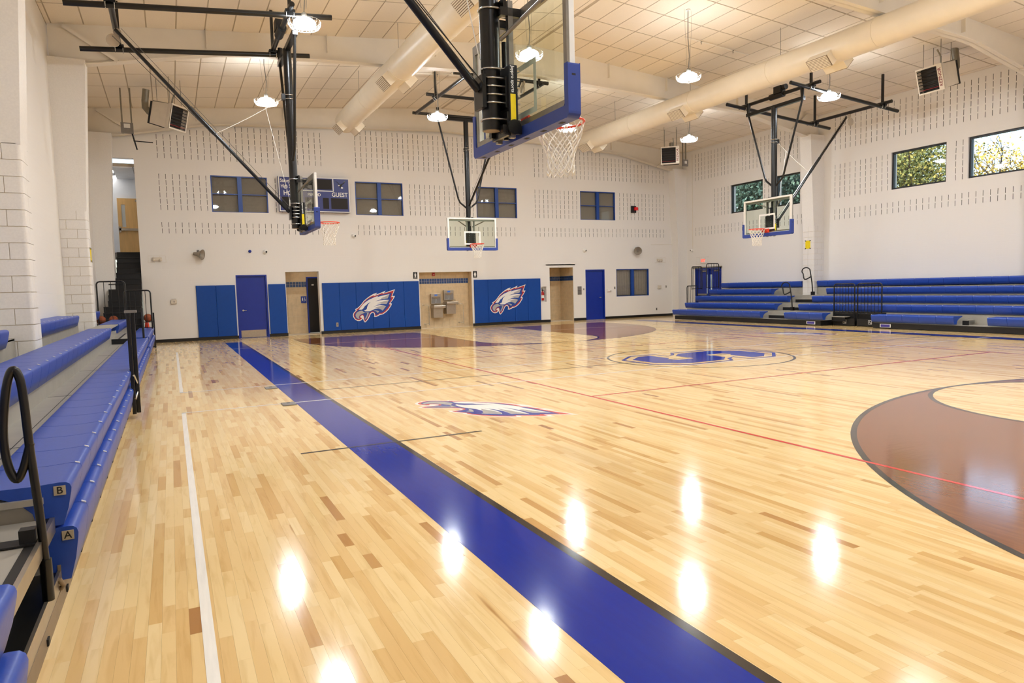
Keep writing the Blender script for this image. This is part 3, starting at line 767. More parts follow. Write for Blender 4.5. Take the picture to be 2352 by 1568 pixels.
MB().box(-1.50, -.62, YU-.13, YU-.06, 3.92, 4.0).box(-1.52, -1.44, YU-.13, YU-.05, 3.86, 4.06).build('push_bar', M_ss, t)
MB().box(-.95, -.65, YU-.12, YU-.05, 4.96, 5.02).build('door_closer', M_ss, t)
# ---------------------------------------------------------------- ducts
def duct(name, x, label):
    zc, r = 7.0, .335
    t = thing(name, label, 'duct', (x, 10, zc))
    b = MB(); b.tube([(x, YN+.1, zc), (x, 22.9, zc)], r, 28); b.build('pipe', M_duct, t)
    for y in [22.9-3.05*i for i in range(9)]:
        MB().tube([(x, y-.03, zc), (x, y+.0, zc)], r+.008, 28).build('joint_band', M_duct, t)
    for y in (22.5, 17.25, 12.0, 6.6, 1.2):
        for s in (-1, 1):
            d = Vector((s*.72, 0, -.69)).normalized(); u = Vector((0, 1, 0)); v = d.cross(u)
            c = Vector((x, y, zc))+d*(r+.05)
            MB().obox(c, u*.30, v*.15, d*.11).build('outlet_box', M_duct, t)
            f = MB(); f.obox(c+d*.115, u*.30, v*.15, d*.006); g_ = f.build('grille', M_kick, t)
            sl = MB()
            for k in range(8): sl.obox(c+d*.122+v*(-.13+k*.037), u*.28, v*.011, d*.008)
            sl.build('louvre', M_white if False else M_duct, g_, kind='stuff')
    for y in (21, 17.0, 13.5, 9.5, 5.5):
        MB().tube([(x, y, zc+r), (x, y, ceil_z(x))], .006, 5).build('hanger', M_alu, t)
duct('ventilation_duct', 5.42, 'cream round ventilation duct above the near practice backboards')
duct('ventilation_duct', 14.63, 'cream round ventilation duct on the window side of the hall')

# ---------------------------------------------------------------- high bay lamps
def make_lamp(loc, label):
    off = '_offscreen' if loc[1] < 10 else ''
    t = thing('high_bay_lamp'+off, label, 'lamp', loc, group='high bay lamps over the court')
    x, y, z = loc
    b = MB(); b.lathe([(.20, -.03), (.215, 0), (.20, .035), (.14, .075), (.08, .095), (.001, .1)], loc, 24)
    b.build('bowl'+off, M_glow, t)
    MB().lathe([(.001, -.07), (.10, -.066), (.16, -.05), (.20, -.03)], loc, 24).build('lens'+off, M_lens, t)
    MB().lathe([(.001, .1), (.055, .1), (.055, .17), (.035, .2), (.001, .2)], loc, 16).build('housing', M_alu, t)
    b = MB()
    for zz, rr in ((-.075, .27), (-.02, .305), (.035, .305)):
        b.tube([(x+rr*math.cos(a), y+rr*math.sin(a), z+zz) for a in [2*PI*i/20 for i in range(20)]], .004, 4, closed=True)
    for i in range(20):
        a = 2*PI*i/20; b.tube([(x+r*math.cos(a), y+r*math.sin(a), z+q) for r, q in ((.305, .035), (.305, -.02), (.27, -.075), (.10, -.085))], .003, 4)
    b.build('wire_guard', M_white, t)
    top = ceil_z(x)
    b = MB(); b.tube([(x, y, z+.2), (x+.03, y, z+.5), (x-.01, y, z+.95), (x, y, top)], .012, 6); b.build('cord', M_alu, t)
    b = MB()
    for s in (-1, 1): b.tube([(x+s*.05, y, z+.28), (x+s*.12, y, top)], .003, 4)
    b.build('hanging_wire', M_alu, t)
    MB().tube([(x, y, top), (x, y, top-.025)], .055, 14).build('canopy', M_white, t)
    return t
LAMP_AT = {(0, 0): 'lit high bay lamp between the heater with the bent flue and the edge on backstop', (0, 1): 'lit high bay lamp right beside the top of the edge on backstop mast', (0, 2): 'lit high bay lamp behind the backstop with the large black mast', (0, 3): 'lit high bay lamp above the closed front seats beside the camera',
 (1, 0): 'lit high bay lamp next to the pipes of the backstop above the drinking fountains', (1, 1): 'lit high bay lamp seen through the glass of the large backstop', (1, 2): 'lit high bay lamp near the middle of the duct over the practice hoops', (1, 3): 'lit high bay lamp by the near end of the duct over the practice hoops',
 (2, 0): 'lit high bay lamp seen through the net of the large backstop', (2, 1): 'lit high bay lamp on a long cord in front of the window side duct', (2, 2): 'lit high bay lamp above the brown three point area', (2, 3): 'lit high bay lamp above the key nearest the near wall',
 (3, 0): 'lit high bay lamp in front of the far corner heater, below the window side duct', (3, 1): 'lit high bay lamp within the pipe frame of the backstop by the bleachers', (3, 2): 'lit high bay lamp over the middle of the window side bleachers', (3, 3): 'lit high bay lamp over the near end of the window side bleachers'}
for i, lx in enumerate((2.6, 7.45, 11.95, 17.0)):
    for j, ly in enumerate((19.85, 13.95, 7.75, 1.85)): make_lamp((lx, ly, 6.65), LAMP_AT[i, j])

# ---------------------------------------------------------------- unit heaters
def heater(label, loc, head, tilt, lettered):
    t = thing('unit_heater', label, 'heater', loc)
    M = Matrix.Translation(loc) @ Matrix.Rotation(head, 4, 'Z') @ Matrix.Rotation(tilt, 4, 'Y')
    def part(b, nm, m, par=None): return b.xf(M).build(nm, m, par or t)
    # local +X = outlet side
    b = MB(); hw, hh = .36, .34
    sec = [(-.40, .30, .30), (.12, .33, .31), (.24, .36, .34), (.28, .36, .34)]
    for (xa, wa, ha), (xb, wb, hb) in zip(sec[:-1], sec[1:]):
        vs = [(xa, -wa, -ha), (xa, wa, -ha), (xa, wa, ha), (xa, -wa, ha), (xb, -wb, -hb), (xb, wb, -hb), (xb, wb, hb), (xb, -wb, hb)]
        b.add(vs, [(0, 1, 5, 4), (1, 2, 6, 5), (2, 3, 7, 6), (3, 0, 4, 7)])
    b.add([(-.40, -.30, -.30), (-.40, .30, -.30), (-.40, .30, .30), (-.40, -.30, .30)], [(0, 1, 2, 3)])
    part(b, 'cabinet', M_beige)
    part(MB().box(.10, .115, -.32, .32, -.30, .30), 'outlet_shade_plate', M_outlet_shade)  # dark sheet standing in for the shaded depth of the outlet
    e_ = .22 if lettered else .33
    part(MB().box(.255, .28, -.36, -.33, -.34, .34).box(.255, .28, e_, .36, -.34, .34).box(.255, .28, -.33, e_, -.34, -.30).box(.255, .28, -.33, e_, .30, .34), 'front_frame', M_beige)
    lo = MB()
    for k in range(7): lo.obox((.268, -.055 if lettered else 0, -.26+k*.086), (.012, 0, -.008), (0, .27 if lettered else .32, 0), (.002, 0, .004))
    part(lo, 'louvre', M_blackm)
    part(MB().box(.262, .27, -.32, .20 if lettered else .32, -.235, -.228), 'red_stripe', M_redp)
    part(MB().box(-.46, -.40, -.31, .31, -.32, .30), 'rear_plate', M_blackm)
    part(MB().lathe([(.22, -.46), (.22, -.55), (.17, -.6)], (0, 0, 0), 20).xf(Matrix.Rotation(PI/2, 4, 'Y')).xf(Matrix.Scale(1, 4)), 'fan_guard', M_galv)
    fl = MB(); fl.tube([(-.5, 0, 0), (-.72, 0, .02), (-.86, 0, .12), (-.9, 0, .3), (-.92, 0, .62)], .09, 14); part(fl, 'flue', M_galv)
    for a in (-.3, .12):
        for c in (-.24, .24):
            q = M @ Vector((a, c, .3)); MB().tube([q, (q.x, q.y, ceil_z(q.x)+.005)], .008, 5).build('hanger_rod', M_galv, t)
    part(MB().box(-.42, .1, -.28, .28, .30, .33), 'mounting_bracket', M_galv)
    part(MB().tube([(-.1, .1, .3), (-.12, .12, .5), (-.05, .1, .7)], .02, 8), 'conduit', M_galv)
    if lettered:
        b = text_mesh('REZNOR', .12, lambda u, v, w_: (.2805, .29-v, u), 0, .002)
        part(b, 'lettering', mat('maroon print', (120, 28, 30), .5))
    return t
h1 = heater('beige unit heater with bent flue near the tall stair opening', (.30, 22.3, 6.62), math.radians(-38), math.radians(14), False)
h2 = heater('beige unit heater with maroon lettering over the clerestory windows', (18.75, 12.0, 6.80), math.radians(178), math.radians(16), True)
h3 = heater('beige unit heater with dark outlet hung in the far corner', (18.4, 22.6, 6.62), math.radians(228), math.radians(4), True)
b = MB(); b.box(-.62, -.50, 22.0, 22.04, 6.35, 6.75); x = MB()
t = thing('electrical_box', 'grey switch box on strut channel beside the heater with bent flue', 'switch box', (-.78, 23.2, 6.2))
MB().box(-.98, -.94, 23.2, 23.24, 6.25, ceil_z(-.98)-.01).box(-.74, -.70, 23.2, 23.24, 6.25, ceil_z(-.74)-.01).build('strut_channel', M_galv, t)
MB().box(-1.0, -.68, 23.12, 23.2, 6.25, 6.55).build('box', M_grey, t); MB().box(-.92, -.76, 23.11, 23.12, 6.40, 6.52).build('cover_label', M_white, t)
MB().tube([(-.72, 23.16, 6.25), (-.62, 23.16, 5.8)], .02, 8).tube([(-.70, 23.16, 6.05), (-.2, 23.0, 6.0)], .015, 6).build('conduit', M_blackm, t)
t = thing('electrical_box', 'grey switch box on strut channel in the far corner', 'switch box', (19.9, 23.6, 6.5))
MB().box(19.86, 19.90, 23.6, 23.64, 6.7, ceil_z(19.88)+.005).box(20.02, 20.06, 23.6, 23.64, 6.7, ceil_z(20.04)+.005).build('strut_channel', M_galv, t)
MB().box(19.82, 20.10, 23.52, 23.6, 6.45, 6.72).build('box', M_grey, t); MB().box(19.9, 20.02, 23.51, 23.52, 6.55, 6.66).build('cover_label', M_white, t)

# ---------------------------------------------------------------- basketball backstops (local +X is the way the hoop faces)
BZ = 2.88
def net_geo(cx, z0):
    b = MB(); rows = [(.228, 0), (.215, -.07), (.19, -.14), (.162, -.205), (.14, -.265), (.125, -.325), (.125, -.385), (.13, -.44)]
    n = 12
    def P(i, k):
        r, z = rows[i]; t = 2*PI*(k+(i % 2)*.5)/n; return (cx+r*math.cos(t), r*math.sin(t), z0+z)
    for i in range(len(rows)-1):
        for k in range(n):
            o = -1 if i % 2 == 0 else 1
            b.tube([P(i, k), P(i+1, k)], .0045 if i < 1 else .0062, 4, False); b.tube([P(i, k), P(i+1, k+o)], .0045 if i < 1 else .0062, 4, False)
    for k in range(n):
        a, c = P(len(rows)-1, k), P(len(rows)-1, k+1); m = ((a[0]+c[0])/2, (a[1]+c[1])/2, a[2]-.035); b.tube([a, m, c], .006, 4, False)
    return b
def make_backstop(label, far=False, board_strut=False):
    t = thing('basketball_backstop', label, 'basketball hoop')
    T = 6.62 if not far else 7.32
    # frame of the board
    b = MB(); w_ = .915
    b.box(-.05, 0, -w_, w_, BZ+1.02, BZ+1.07).box(-.05, 0, -w_, -w_+.06, BZ, BZ+1.02).box(-.05, 0, w_-.06, w_, BZ, BZ+1.02).box(-.05, 0, -w_+.06, w_-.06, BZ, BZ+.06)
    b.build('board_frame', M_white, t, bevel=.005)
    b = MB()
    b.box(-.075, -.05, -w_+.0, w_, BZ+.96, BZ+1.05).box(-.075, -.05, -w_, -w_+.05, BZ, BZ+.96).box(-.075, -.05, w_-.05, w_, BZ, BZ+.96).box(-.075, -.05, -w_+.05, w_-.05, BZ, BZ+.10)
    b.build('rear_channel', M_alu, t)
    MB().box(-.03, -.018, -w_+.05, w_-.05, BZ+.05, BZ+1.03).build('board_glass', M_board, t)
    b = MB(); b.box(-.0175, -.0165, -.305, .305, BZ+.15, BZ+.20).box(-.0175, -.0165, -.305, .305, BZ+.56, BZ+.61).box(-.0175, -.0165, -.305, -.255, BZ+.20, BZ+.56).box(-.0175, -.0165, .255, .305, BZ+.20, BZ+.56)
    b.build('target_square', M_letter, t)
    # padding round the lower edge
    b = MB(); wo, e = w_+.028, .055
    prof = [(-wo, BZ+.37), (-wo, BZ-.02), (-wo+.03, BZ-.05), (wo-.03, BZ-.05), (wo, BZ-.02), (wo, BZ+.37), (wo-.06, BZ+.37), (wo-.06, BZ+.05), (-wo+.06, BZ+.05), (-wo+.06, BZ+.37)]
    b.prism(prof, lambda y, z: (-.085, y, z), lambda y, z: (.028, y, z)); pd = b.build('edge_padding', M_bpad, t, bevel=.018)
    b = MB()
    for k in range(6): b.box(-.05, -.015, -.78+k*.31, -.72+k*.31, BZ-.052, BZ-.0495)
    for s in (-1, 1): b.box(-.05, -.015, s*(wo-.001)-.0015, s*(wo-.001)+.0015, BZ+.27, BZ+.285)
    b.build('bolt_slot', M_rubber, pd)
    # rim and net
    rz = BZ+.15; cx = .385
    b = MB(); b.tube([(cx+.228*math.cos(a), .228*math.sin(a), rz) for a in [2*PI*i/40 for i in range(40)]], .0115, 8, closed=True)
    b.build('rim', M_red, t)
    b = MB(); b.box(0.0, .15, -.10, .10, rz-.012, rz+.006).box(.0, .012, -.11, .11, rz-.13, rz+.02)
    for s in (-1, 1):
        vs = [(0.0, s*.10, rz-.12), (.16, s*.10, rz-.006), (0, s*.10, rz), (0.0, s*.09, rz-.12), (.16, s*.09, rz-.006), (0, s*.09, rz)]
        b.add(vs, [(0, 1, 2), (3, 4, 5), (0, 1, 4, 3), (1, 2, 5, 4)])
        b.tube([(.14, s*.09, rz-.01), (.24, s*.175, rz-.008)], .008, 6)
    b.build('rim_bracket', M_red, t)
    net_geo(cx, rz-.008).build('net', M_net, t, kind='stuff')
    # mast, adjuster and clamps
    mx = -.31
    MB().tube([(mx, 0, BZ+.02), (mx, 0, T)], .085, 24).build('mast', M_black, t)
    MB().tube([(mx, 0, BZ+.018), (mx, 0, BZ+.022)], .07, 20).build('mast_end', M_kick, t)
    for z in (BZ+.11, BZ+.25, BZ+.32, BZ+.39, BZ+.46, BZ+.54, BZ+1.05):
        MB().tube([(mx+.24, .092, z)]+[(mx+.092*math.cos(a), .092*math.sin(a), z) for a in [PI/2+PI*i/12 for i in range(13)]]+[(mx+.24, -.092, z)], .008, 6).build('u_bolt', M_chrome, t)
    for q in ((-.235, -.205, -.16, .16, BZ-.04, BZ+.16), (-.235, -.205, -.14, .14, BZ+.2, BZ+.46), (-.235, -.205, -.14, .14, BZ+1.0, BZ+1.12), (mx-.12, mx-.085, -.09, .09, BZ+.20, BZ+.48)): MB().box(*q).build('mounting_plate', M_black, t)
    for s in (-1, 1):
        for q in ((-.27, -.055, s*.12-.025, s*.12+.025, BZ-.02, BZ+.05), (-.27, -.055, s*.14-.02, s*.14+.02, BZ+.97, BZ+1.04)): MB().box(*q).build('mounting_arm', M_black, t)
    for s in (-1, 1): MB().box(-.20, -.155, s*.135-.025, s*.135+.025, BZ-.06, BZ+1.10).build('adjuster_rail', M_alu, t)
    MB().tube([(-.17, 0, BZ-.05), (-.17, 0, BZ+.8)], .022, 12).build('adjuster_screw', M_black, t)
    b = MB(); b.box(-.215, -.13, -.175, .175, BZ+.03, BZ+.56); hs = b.build('adjuster_housing', M_blackm, t, bevel=.01)
    MB().tube([(-.17, -.18, BZ+.03), (-.17, .18, BZ+.03)], .065, 16).build('gear_cover', M_black, t)
    for s in (-1, 1):
        MB().box(-.205, -.155, s*.1755-.0005, s*.1755+.0008, BZ+.06, BZ+.31).build('warning_label', M_yellow, hs)
        text_mesh('Jaypro sports', .042, lambda u, v, q, s=s: (-.18-s*v, s*.1765, BZ+.435-u), 0, .0008).build('lettering', M_letter, hs)
    # diagonal arms from the top of the board
    for s in (-1, 1): MB().tube([(-.25, s*.10, BZ+.78), (-.06, s*.55, BZ+1.0)], .018, 8).build('board_arm', M_alu, t)
    # T bar, V braces
    MB().box(mx-.05, mx+.05, -1.08, 1.08, T-.05, T+.05).build('top_bar', M_black, t)
    for s in (-1, 1):
        MB().tube([(mx, s*1.02, T-.02), (mx, s*.36, 4.62), (mx, s*.30, 4.5), (mx, s*.07, 4.32)], .03, 10).build('side_brace', M_black, t)
        MB().tube([(mx+.0, s*1.02, T), (mx+.02, s*1.02, T+.34)], .045, 10, r_end=.055).build('hanger', M_black, t)
    for q in (.95, 1.03): MB().tube([(mx+.10*math.cos(a), .10*math.sin(a), T-q) for a in [2*PI*i/24 for i in range(24)]], .008, 6, closed=True).build('band_clamp', M_chrome, t)
    MB().box(mx-.16, mx-.085, -.05, .05, T-1.05, T-.93).build('latch', M_black, t)
    # overhead pipework
    if not far:
        pz = lambda x: 6.90+.0855*x
        ys, xa, xb, cross = 1.22, .38, -4.15, (-.42, -3.45)
        top = lambda x: 7.86+.0855*x
        foot, anchor = (mx-.12, 0, BZ+.36), (-3.45, 0, pz(-3.45)+.0)
    else:
        pz = lambda x: 7.42
        ys, xa, xb, cross = 2.25, -.35, 4.2, (1.6, 3.9)
        top = lambda x: 8.22
        foot, anchor = (mx+.1, 0, 4.40), (3.9, 0, 7.46)
    sides = ((-1, ys), (1, ys)) if not far else ((-1, 1.78), (1, .62))
    for s, ys in sides: MB().tube([(xa, s*ys, pz(xa)), (xb, s*ys, pz(xb))], .052, 12).build('support_pipe', M_black, t)
    for c in cross:
        MB().tube([(c, -sides[0][1]-.3, pz(c)+.10), (c, sides[1][1]+.3, pz(c)+.10)], .052, 12).build('cross_pipe', M_black, t)
        for s, ys in sides:
            MB().box(c-.03, c+.03, s*ys-.03, s*ys+.03, pz(c)+.15, top(c)).build('drop_post', M_black, t)
            MB().box(c-.09, c+.09, s*ys-.09, s*ys+.09, pz(c)+.03, pz(c)+.09).build('clamp_block', M_black, t)
            u = MB()
            for d in (-.07, .07):
                u.tube([(c+d, s*ys-.06, pz(c)+.1), (c+d, s*ys-.06, pz(c)-.02), (c+d, s*ys, pz(c)-.062), (c+d, s*ys+.06, pz(c)-.02), (c+d, s*ys+.06, pz(c)+.1)], .007, 5)
            u.build('clamp_bolt', M_chrome, t)
    if far:
        MB().tube([(mx, -1.9, pz(0)), (mx, 1.2, pz(0))], .05, 12).build('cross_pipe', M_black, t)
    # folding strut with telescoping sleeve, pulley and cable
    fA, aA = Vector(foot), Vector(anchor)
    st_ = MB(); st_.tube([fA, aA], .035, 12); so = st_.build('folding_strut', M_black, t)
    MB().tube([fA.lerp(aA, .46), fA.lerp(aA, .60)], .044, 12).build('sleeve', M_black, so)
    MB().tube([fA.lerp(aA, .455)-Vector((0, .05, 0)), fA.lerp(aA, .455)+Vector((0, .05, 0))], .02, 8).build('pivot', M_black, so)
    d = (aA-fA).normalized(); pv, cl = fA.lerp(aA, .455), Vector((mx-(.1 if not far else -.1), 0, T-1.0))
    MB().tube(spline([pv, pv.lerp(cl, .5)-Vector((0, 0, .03)), cl]), .006, 5).build('white_rope', M_net, t)
    MB().tube([pv.lerp(cl, .72), (cl.x, 0, BZ+.62)], .005, 5).tube([(cl.x, 0, BZ+.62), (cl.x, 0, BZ+.48)], .012, 6).build('pull_rope', M_net, t)
    pu = MB()
    for off, r in ((-.16, .12), (.10, .07)):
        c = aA+Vector((off*.3, .09, -.18 if off < 0 else -.02)); pu.tube([c-Vector((0, .02, 0)), c+Vector((0, .02, 0))], r, 18)
    pu.build('pulley', M_clear, t)
    up = Vector((0, 0, 1)); MB().tube([aA+Vector((.1, .06, .05)), fA+Vector((0, .06, .15))], .005, 4).build('hoist_cable', M_alu, t)
    MB().tube([aA+Vector((-.05, -.08, -.15)), fA+Vector((.02, -.1, .02))], .005, 4).build('safety_cable', M_blackm, t)
    b = MB(); c = cross[0]
    b.tube([(c, -.25, pz(c)+.1), (c, .25, pz(c)+.1)], .09, 14); b.box(c-.10, c+.10, -.05, .22, pz(c)+.14, pz(c)+.34); b.tube([(c, .0, pz(c)+.28), (c, .34, pz(c)+.28)], .08, 14)
    b.build('winch_motor', M_blackm, t)
    return t
B1 = make_backstop('ceiling hung backstop seen edge on, in front of the scoreboard')
B2 = copy_tree(B1); B2['label'] = 'ceiling hung backstop seen from behind, large black mast and blue edge padding'
B4 = copy_tree(B1); B4['label'] = 'ceiling hung backstop in front of the bleachers and clerestory windows'
B3 = make_backstop('ceiling hung backstop facing the court above the drinking fountains', True)
for o, l, r in ((B1, (2.80, 15.44, 0), 0), (B2, (2.95, 5.68, 0), 0), (B4, (16.05, 15.33, 0), PI), (B3, (9.51, 22.3, 0), -PI/2)):
    o.location = l; o.rotation_euler = (0, 0, r); o['group'] = 'ceiling hung basketball backstops'
# ---------------------------------------------------------------- bleachers
SEAT = [(.045, -.215), (.018, -.13), (.002, -.05), (.0, -.030), (.006, -.012), (.022, -.002), (.05, 0), (.16, -.006), (.30, -.004), (.385, .004), (.40, -.008), (.385, -.022), (.30, -.045), (.22, -.085), (.17, -.14), (.15, -.215)]
MOD = .4572
seat_me = {}
def seat_mesh(s):
    """one moulded seat module, front at x = 0, running along +y; s = direction in which the row recedes"""
    if s not in seat_me:
        b = MB(); n = len(SEAT)
        vs = [(s*u, y, z) for y in (.003, MOD-.003) for u, z in SEAT]
        b.add(vs, [(i, (i+1) % n, n+(i+1) % n, n+i) for i in range(n)], True); b.add(vs[:n], [tuple(range(n))]); b.add(vs[n:], [tuple(range(n))])
        me = b.mesh('seat'); me.materials.append(M_seat); seat_me[s] = me
        c = MB().obox((s*.018, MOD-.012, .0015), (s*.011, 0, .004), (0, .006, 0), (0, 0, .0025)).mesh('clip'); c.materials.append(M_letter); seat_me[s, 'c'] = c
    return seat_me[s]
def seat_row(root, s, x, z, y0, y1, tall=1.0):
    n = max(1, round((y1-y0)/MOD)); m = (y1-y0)/n
    for i in range(n):
        o = link('seat', seat_mesh(s), None, root, (x, y0+i*m, z)); o.scale = (1, m/MOD, tall)
        if y0 > -3:
            c = bpy.data.objects.new('clip', seat_me[s, 'c']); C.objects.link(c); c.parent = o
def deck(root, x0, x1, y0, y1, z, th=.03, nose=None):
    MB().box(min(x0, x1), max(x0, x1), y0, y1, z-th, z).build('deck', M_deck, root)
def end_letter(root, txt, x, y, z, s):
    o = MB().box(x-.026, x+.026, y-.003, y+.0005, z-.024, z+.024).build('row_tag', M_kick if False else mat('tag '+txt, (176, 164, 142), .5), root, bevel=.004)
    text_mesh(txt, .05, lambda u, v, w_: (x+u, y-.0035, z+v), 0, .0006).build('row_letter', M_blackm, o)

# --- bleachers on the window side
R = thing('bleachers', 'blue seated telescopic bleachers with grey decks below the clerestory windows', 'bleachers', (20, 14, 0))
RX = [18.78, 19.39, 20.0, 20.6, 21.2]; RZ = [.41, .675, .93, 1.19, 1.455]
segs = [[(18.24, 23.05), (15.61, 17.17), (11.43, 13.88), (4.0, 10.58)], [(18.15, 22.98), (4.0, 17.10)], [(18.13, 23.08-.05), (4.0, 17.06)], [(19.44, 22.86), (4.0, 16.97)], [(18.55, 22.78), (4.0, 17.86)]]
for k in range(5):
    for y0, y1 in segs[k]: seat_row(R, 1, RX[k], RZ[k], y0, y1)
    z = RZ[k]-.24
    if k == 0:
        deck(R, 18.86, 19.50, 15.75, 22.96, z); deck(R, 18.86, 19.50, 3.9, 13.85, z)
    else:
        deck(R, RX[k]+.06, RX[k]+.72, 3.9, 22.9 if k < 3 else 22.8, z)
    y_end = 22.9 if k < 3 else 22.8
    if k: MB().box(RX[k]+.06, RX[k]+.09, 3.9, y_end, RZ[k-1]-.24, z-.03).build('riser', M_deck, R)
MB().box(18.85, 18.90, 15.75, 22.96, 0.012, .165).build('kick_board', M_blackm, R)
MB().box(18.85, 18.90, 3.9, 13.82, 0.012, .165).build('kick_board', M_blackm, R)
MB().box(18.85, 19.40, 15.72, 15.75, 0.012, .165).box(18.85, 19.40, 13.82, 13.85, .012, .165).build('kick_return', M_blackm, R)
MB().box(19.42, 19.46, 13.85, 15.72, .012, .44).build('recess_panel', M_blackm, R)
# row under the wheelchair recess stays pushed back
seat_row(R, 1, 19.44, .41, 13.9, 15.70)
# aisle steps with black fronts
for (xa, ya, yb, z) in ((19.14, 17.18, 18.2, .30), (19.75, 17.12, 18.12, .56), (20.36, 17.1, 18.1, .82), (19.16, 15.05, 15.58, .30), (19.12, 11.22, 11.42, .31)):
    s_ = MB().box(xa, xa+.30, ya+.02, yb-.02, z-.02, z).build('step_tread', M_deck, R)
    MB().box(xa+.005, xa+.03, ya+.02, yb-.02, z-.15, z-.02).build('step_front', M_blackm, s_)
def loop_rail(root, x, y, z, s):
    """curled aisle hand rail: a post with a loop bending back from its head"""
    pts = [(x, y, z), (x-.02*s, y, z+.45), (x-.05*s, y, z+.80)]
    pts += [(x-.05*s-.20*s*(1-math.cos(a))*.9, y+.0, z+.80+.16*math.sin(a)) for a in [PI*i/8 for i in range(1, 9)]]
    pts += [(x-.40*s, y, z+.66), (x-.33*s, y, z+.56), (x-.22*s, y, z+.56), (x-.04*s, y, z+.64)]
    MB().tube(spline(pts, 3), .021, 10).build('hand_rail', M_black, root)
    MB().box(x-.05, x+.05, y-.05, y+.05, z-.02, z+.10).build('rail_socket', M_black, root)
def aisle_rail_y(root, x, y, z):
    # post leans slightly; the loop lies in the y-z plane as on the photograph
    pts = [(x, y, z), (x, y+.04, z+.45), (x, y+.12, z+.86)]
    for i in range(1, 10):
        a = PI*i/9*1.25; pts.append((x, y+.30-.18*math.cos(a)+.0, z+.86+.13*math.sin(a)))
    pts += [(x, y+.36, z+.56), (x, y+.08, z+.66)]
    MB().tube(spline(pts, 3), .021, 10).build('hand_rail', M_black, root)
    MB().box(x-.05, x+.05, y-.05, y+.05, z-.02, z+.12).build('rail_socket', M_black, root)
aisle_rail_y(R, 19.62, 17.55, .44); aisle_rail_y(R, 20.75, 17.65, .95)
def bar_panel(root, nm, P, wd, h, n, tr=.02, br=.009, bottom=True, rc=.08):
    """upright rail panel; P(u, z) -> world"""
    pts = [P(0, 0)]+[P(0, h-rc)]+[P(rc-rc*math.cos(a), h-rc+rc*math.sin(a)) for a in (PI/6, PI/3, PI/2)]+[P(wd-rc+rc*math.sin(a), h-rc+rc*math.cos(a)) for a in (0, PI/6, PI/3, PI/2)]+[P(wd, 0)]
    o = MB().tube(pts, tr, 8).build(nm, M_black, root)
    for i in range(1, n): MB().tube([P(wd*i/n, .02), P(wd*i/n, h)], br, 6).build('bar', M_black, o)
    if bottom: MB().tube([P(0, .04), P(wd, .04)], br*1.3, 6).build('bottom_bar', M_black, o)
    return o
for ya, yb in ((14.83, 15.58), (13.90, 14.72)):
    o = bar_panel(R, 'guard_gate', lambda u, z, ya=ya: (19.30, ya+u, .36+z), yb-ya, .98, 7)
    MB().box(19.28, 19.32, ya-.01, yb+.01, .02, .24).build('gate_base', M_blackm, o)
    MB().tube([(19.30, ya, 0.0), (19.30, ya, .40)], .02, 8).tube([(19.30, yb, 0.0), (19.30, yb, .40)], .02, 8).build('gate_post', M_black, o)
    ym = ya+(yb-ya)*.45
    pg = MB().box(19.275, 19.28, ym-.06, ym+.06, .08, .20).build('access_plate', M_letter, o)
    b = MB().box(19.272, 19.275, ym-.05, ym+.05, .09, .19); b.build('access_field', M_blackm, pg)
    b = MB(); b.tube([(19.271, ym+.01+.03*math.cos(a), .125+.03*math.sin(a)) for a in [i*PI/6 for i in range(9)]], .004, 4); b.tube([(19.271, ym+.012, .175), (19.271, ym+.012, .135), (19.271, ym-.025, .13), (19.271, ym-.04, .10)], .004, 4); b.build('access_symbol', M_letter, pg)
for y in (16.1, 13.45):
    b = MB().box(18.843, 18.85, y-.17, y+.17, .04, .14).build('notice', M_letter, R)
    MB().box(18.841, 18.843, y-.145, y+.145, .052, .128).build('notice_field', mat('violet notice', (70, 60, 150), .5), b)
# leaning end rails at the exit door
bar_panel(R, 'end_rail', lambda u, z: (19.62+u*.62, 23.10, .62+z), .9, .75, 6)
bar_panel(R, 'end_rail', lambda u, z: (20.65+u*.9, 23.05, 1.25+z), .75, 1.05, 5)
bar_panel(R, 'end_rail', lambda u, z: (20.45+u*.7, 23.75, 1.2+z), .8, 1.0, 6)

# --- bleachers beside the camera
L = thing('bleachers', 'blue seated telescopic bleachers with partly closed front rows along the block pilasters', 'bleachers', (-1.2, 10, 0))
for x, z, rows in ((-.485, .39, [(4.02, 17.5), (17.95, 23.4), (-3.9, 2.66)]), (-.50, .615, [(4.02, 17.5), (17.95, 23.4), (-3.9, 2.66)]), (-1.1, .93, [(3.4, 15.95), (18.3, 22.1), (-3.9, 2.6)]), (-1.7, 1.19, [(11.0, 16.62), (-3.9, 9.75), (18.45, 21.3)])):
    for y0, y1 in rows: seat_row(L, -1, x, z, y0, y1, 1.25 if x > -.49 else 1.0)
deck(L, -1.20, -.62, 4.0, 22.85, .55); deck(L, -1.20, -.62, -3.9, 2.66, .55)
MB().box(-1.20, -1.17, -3.9, 22.85, .55, .78).build('riser', M_deck, L)
deck(L, -1.80, -1.17, -3.9, 17.6, .805); deck(L, -1.80, -1.17, 18.42, 22.6, .805)
MB().box(-1.80, -1.77, -3.9, 10.42, .805, 1.05).box(-1.80, -1.77, 10.95, 17.0, .805, 1.05).build('riser', M_deck, L)
deck(L, XL, -1.77, -3.9, 10.42, 1.06); deck(L, XL, -1.77, 10.95, 16.7, 1.06)
MB().box(-1.17, -.66, 4.03, 4.05, .0, .52).build('end_panel', M_deck, L)
# seams across the deck
for y in (5.5, 8.2, 10.9, 13.6): MB().box(-1.16, -.70, y-.003, y+.003, .5505, .552).build('deck_seam', M_rubber, L)
MB().box(-1.0, -.995, 4.0, 16, .5505, .552).build('deck_seam', M_rubber, L)
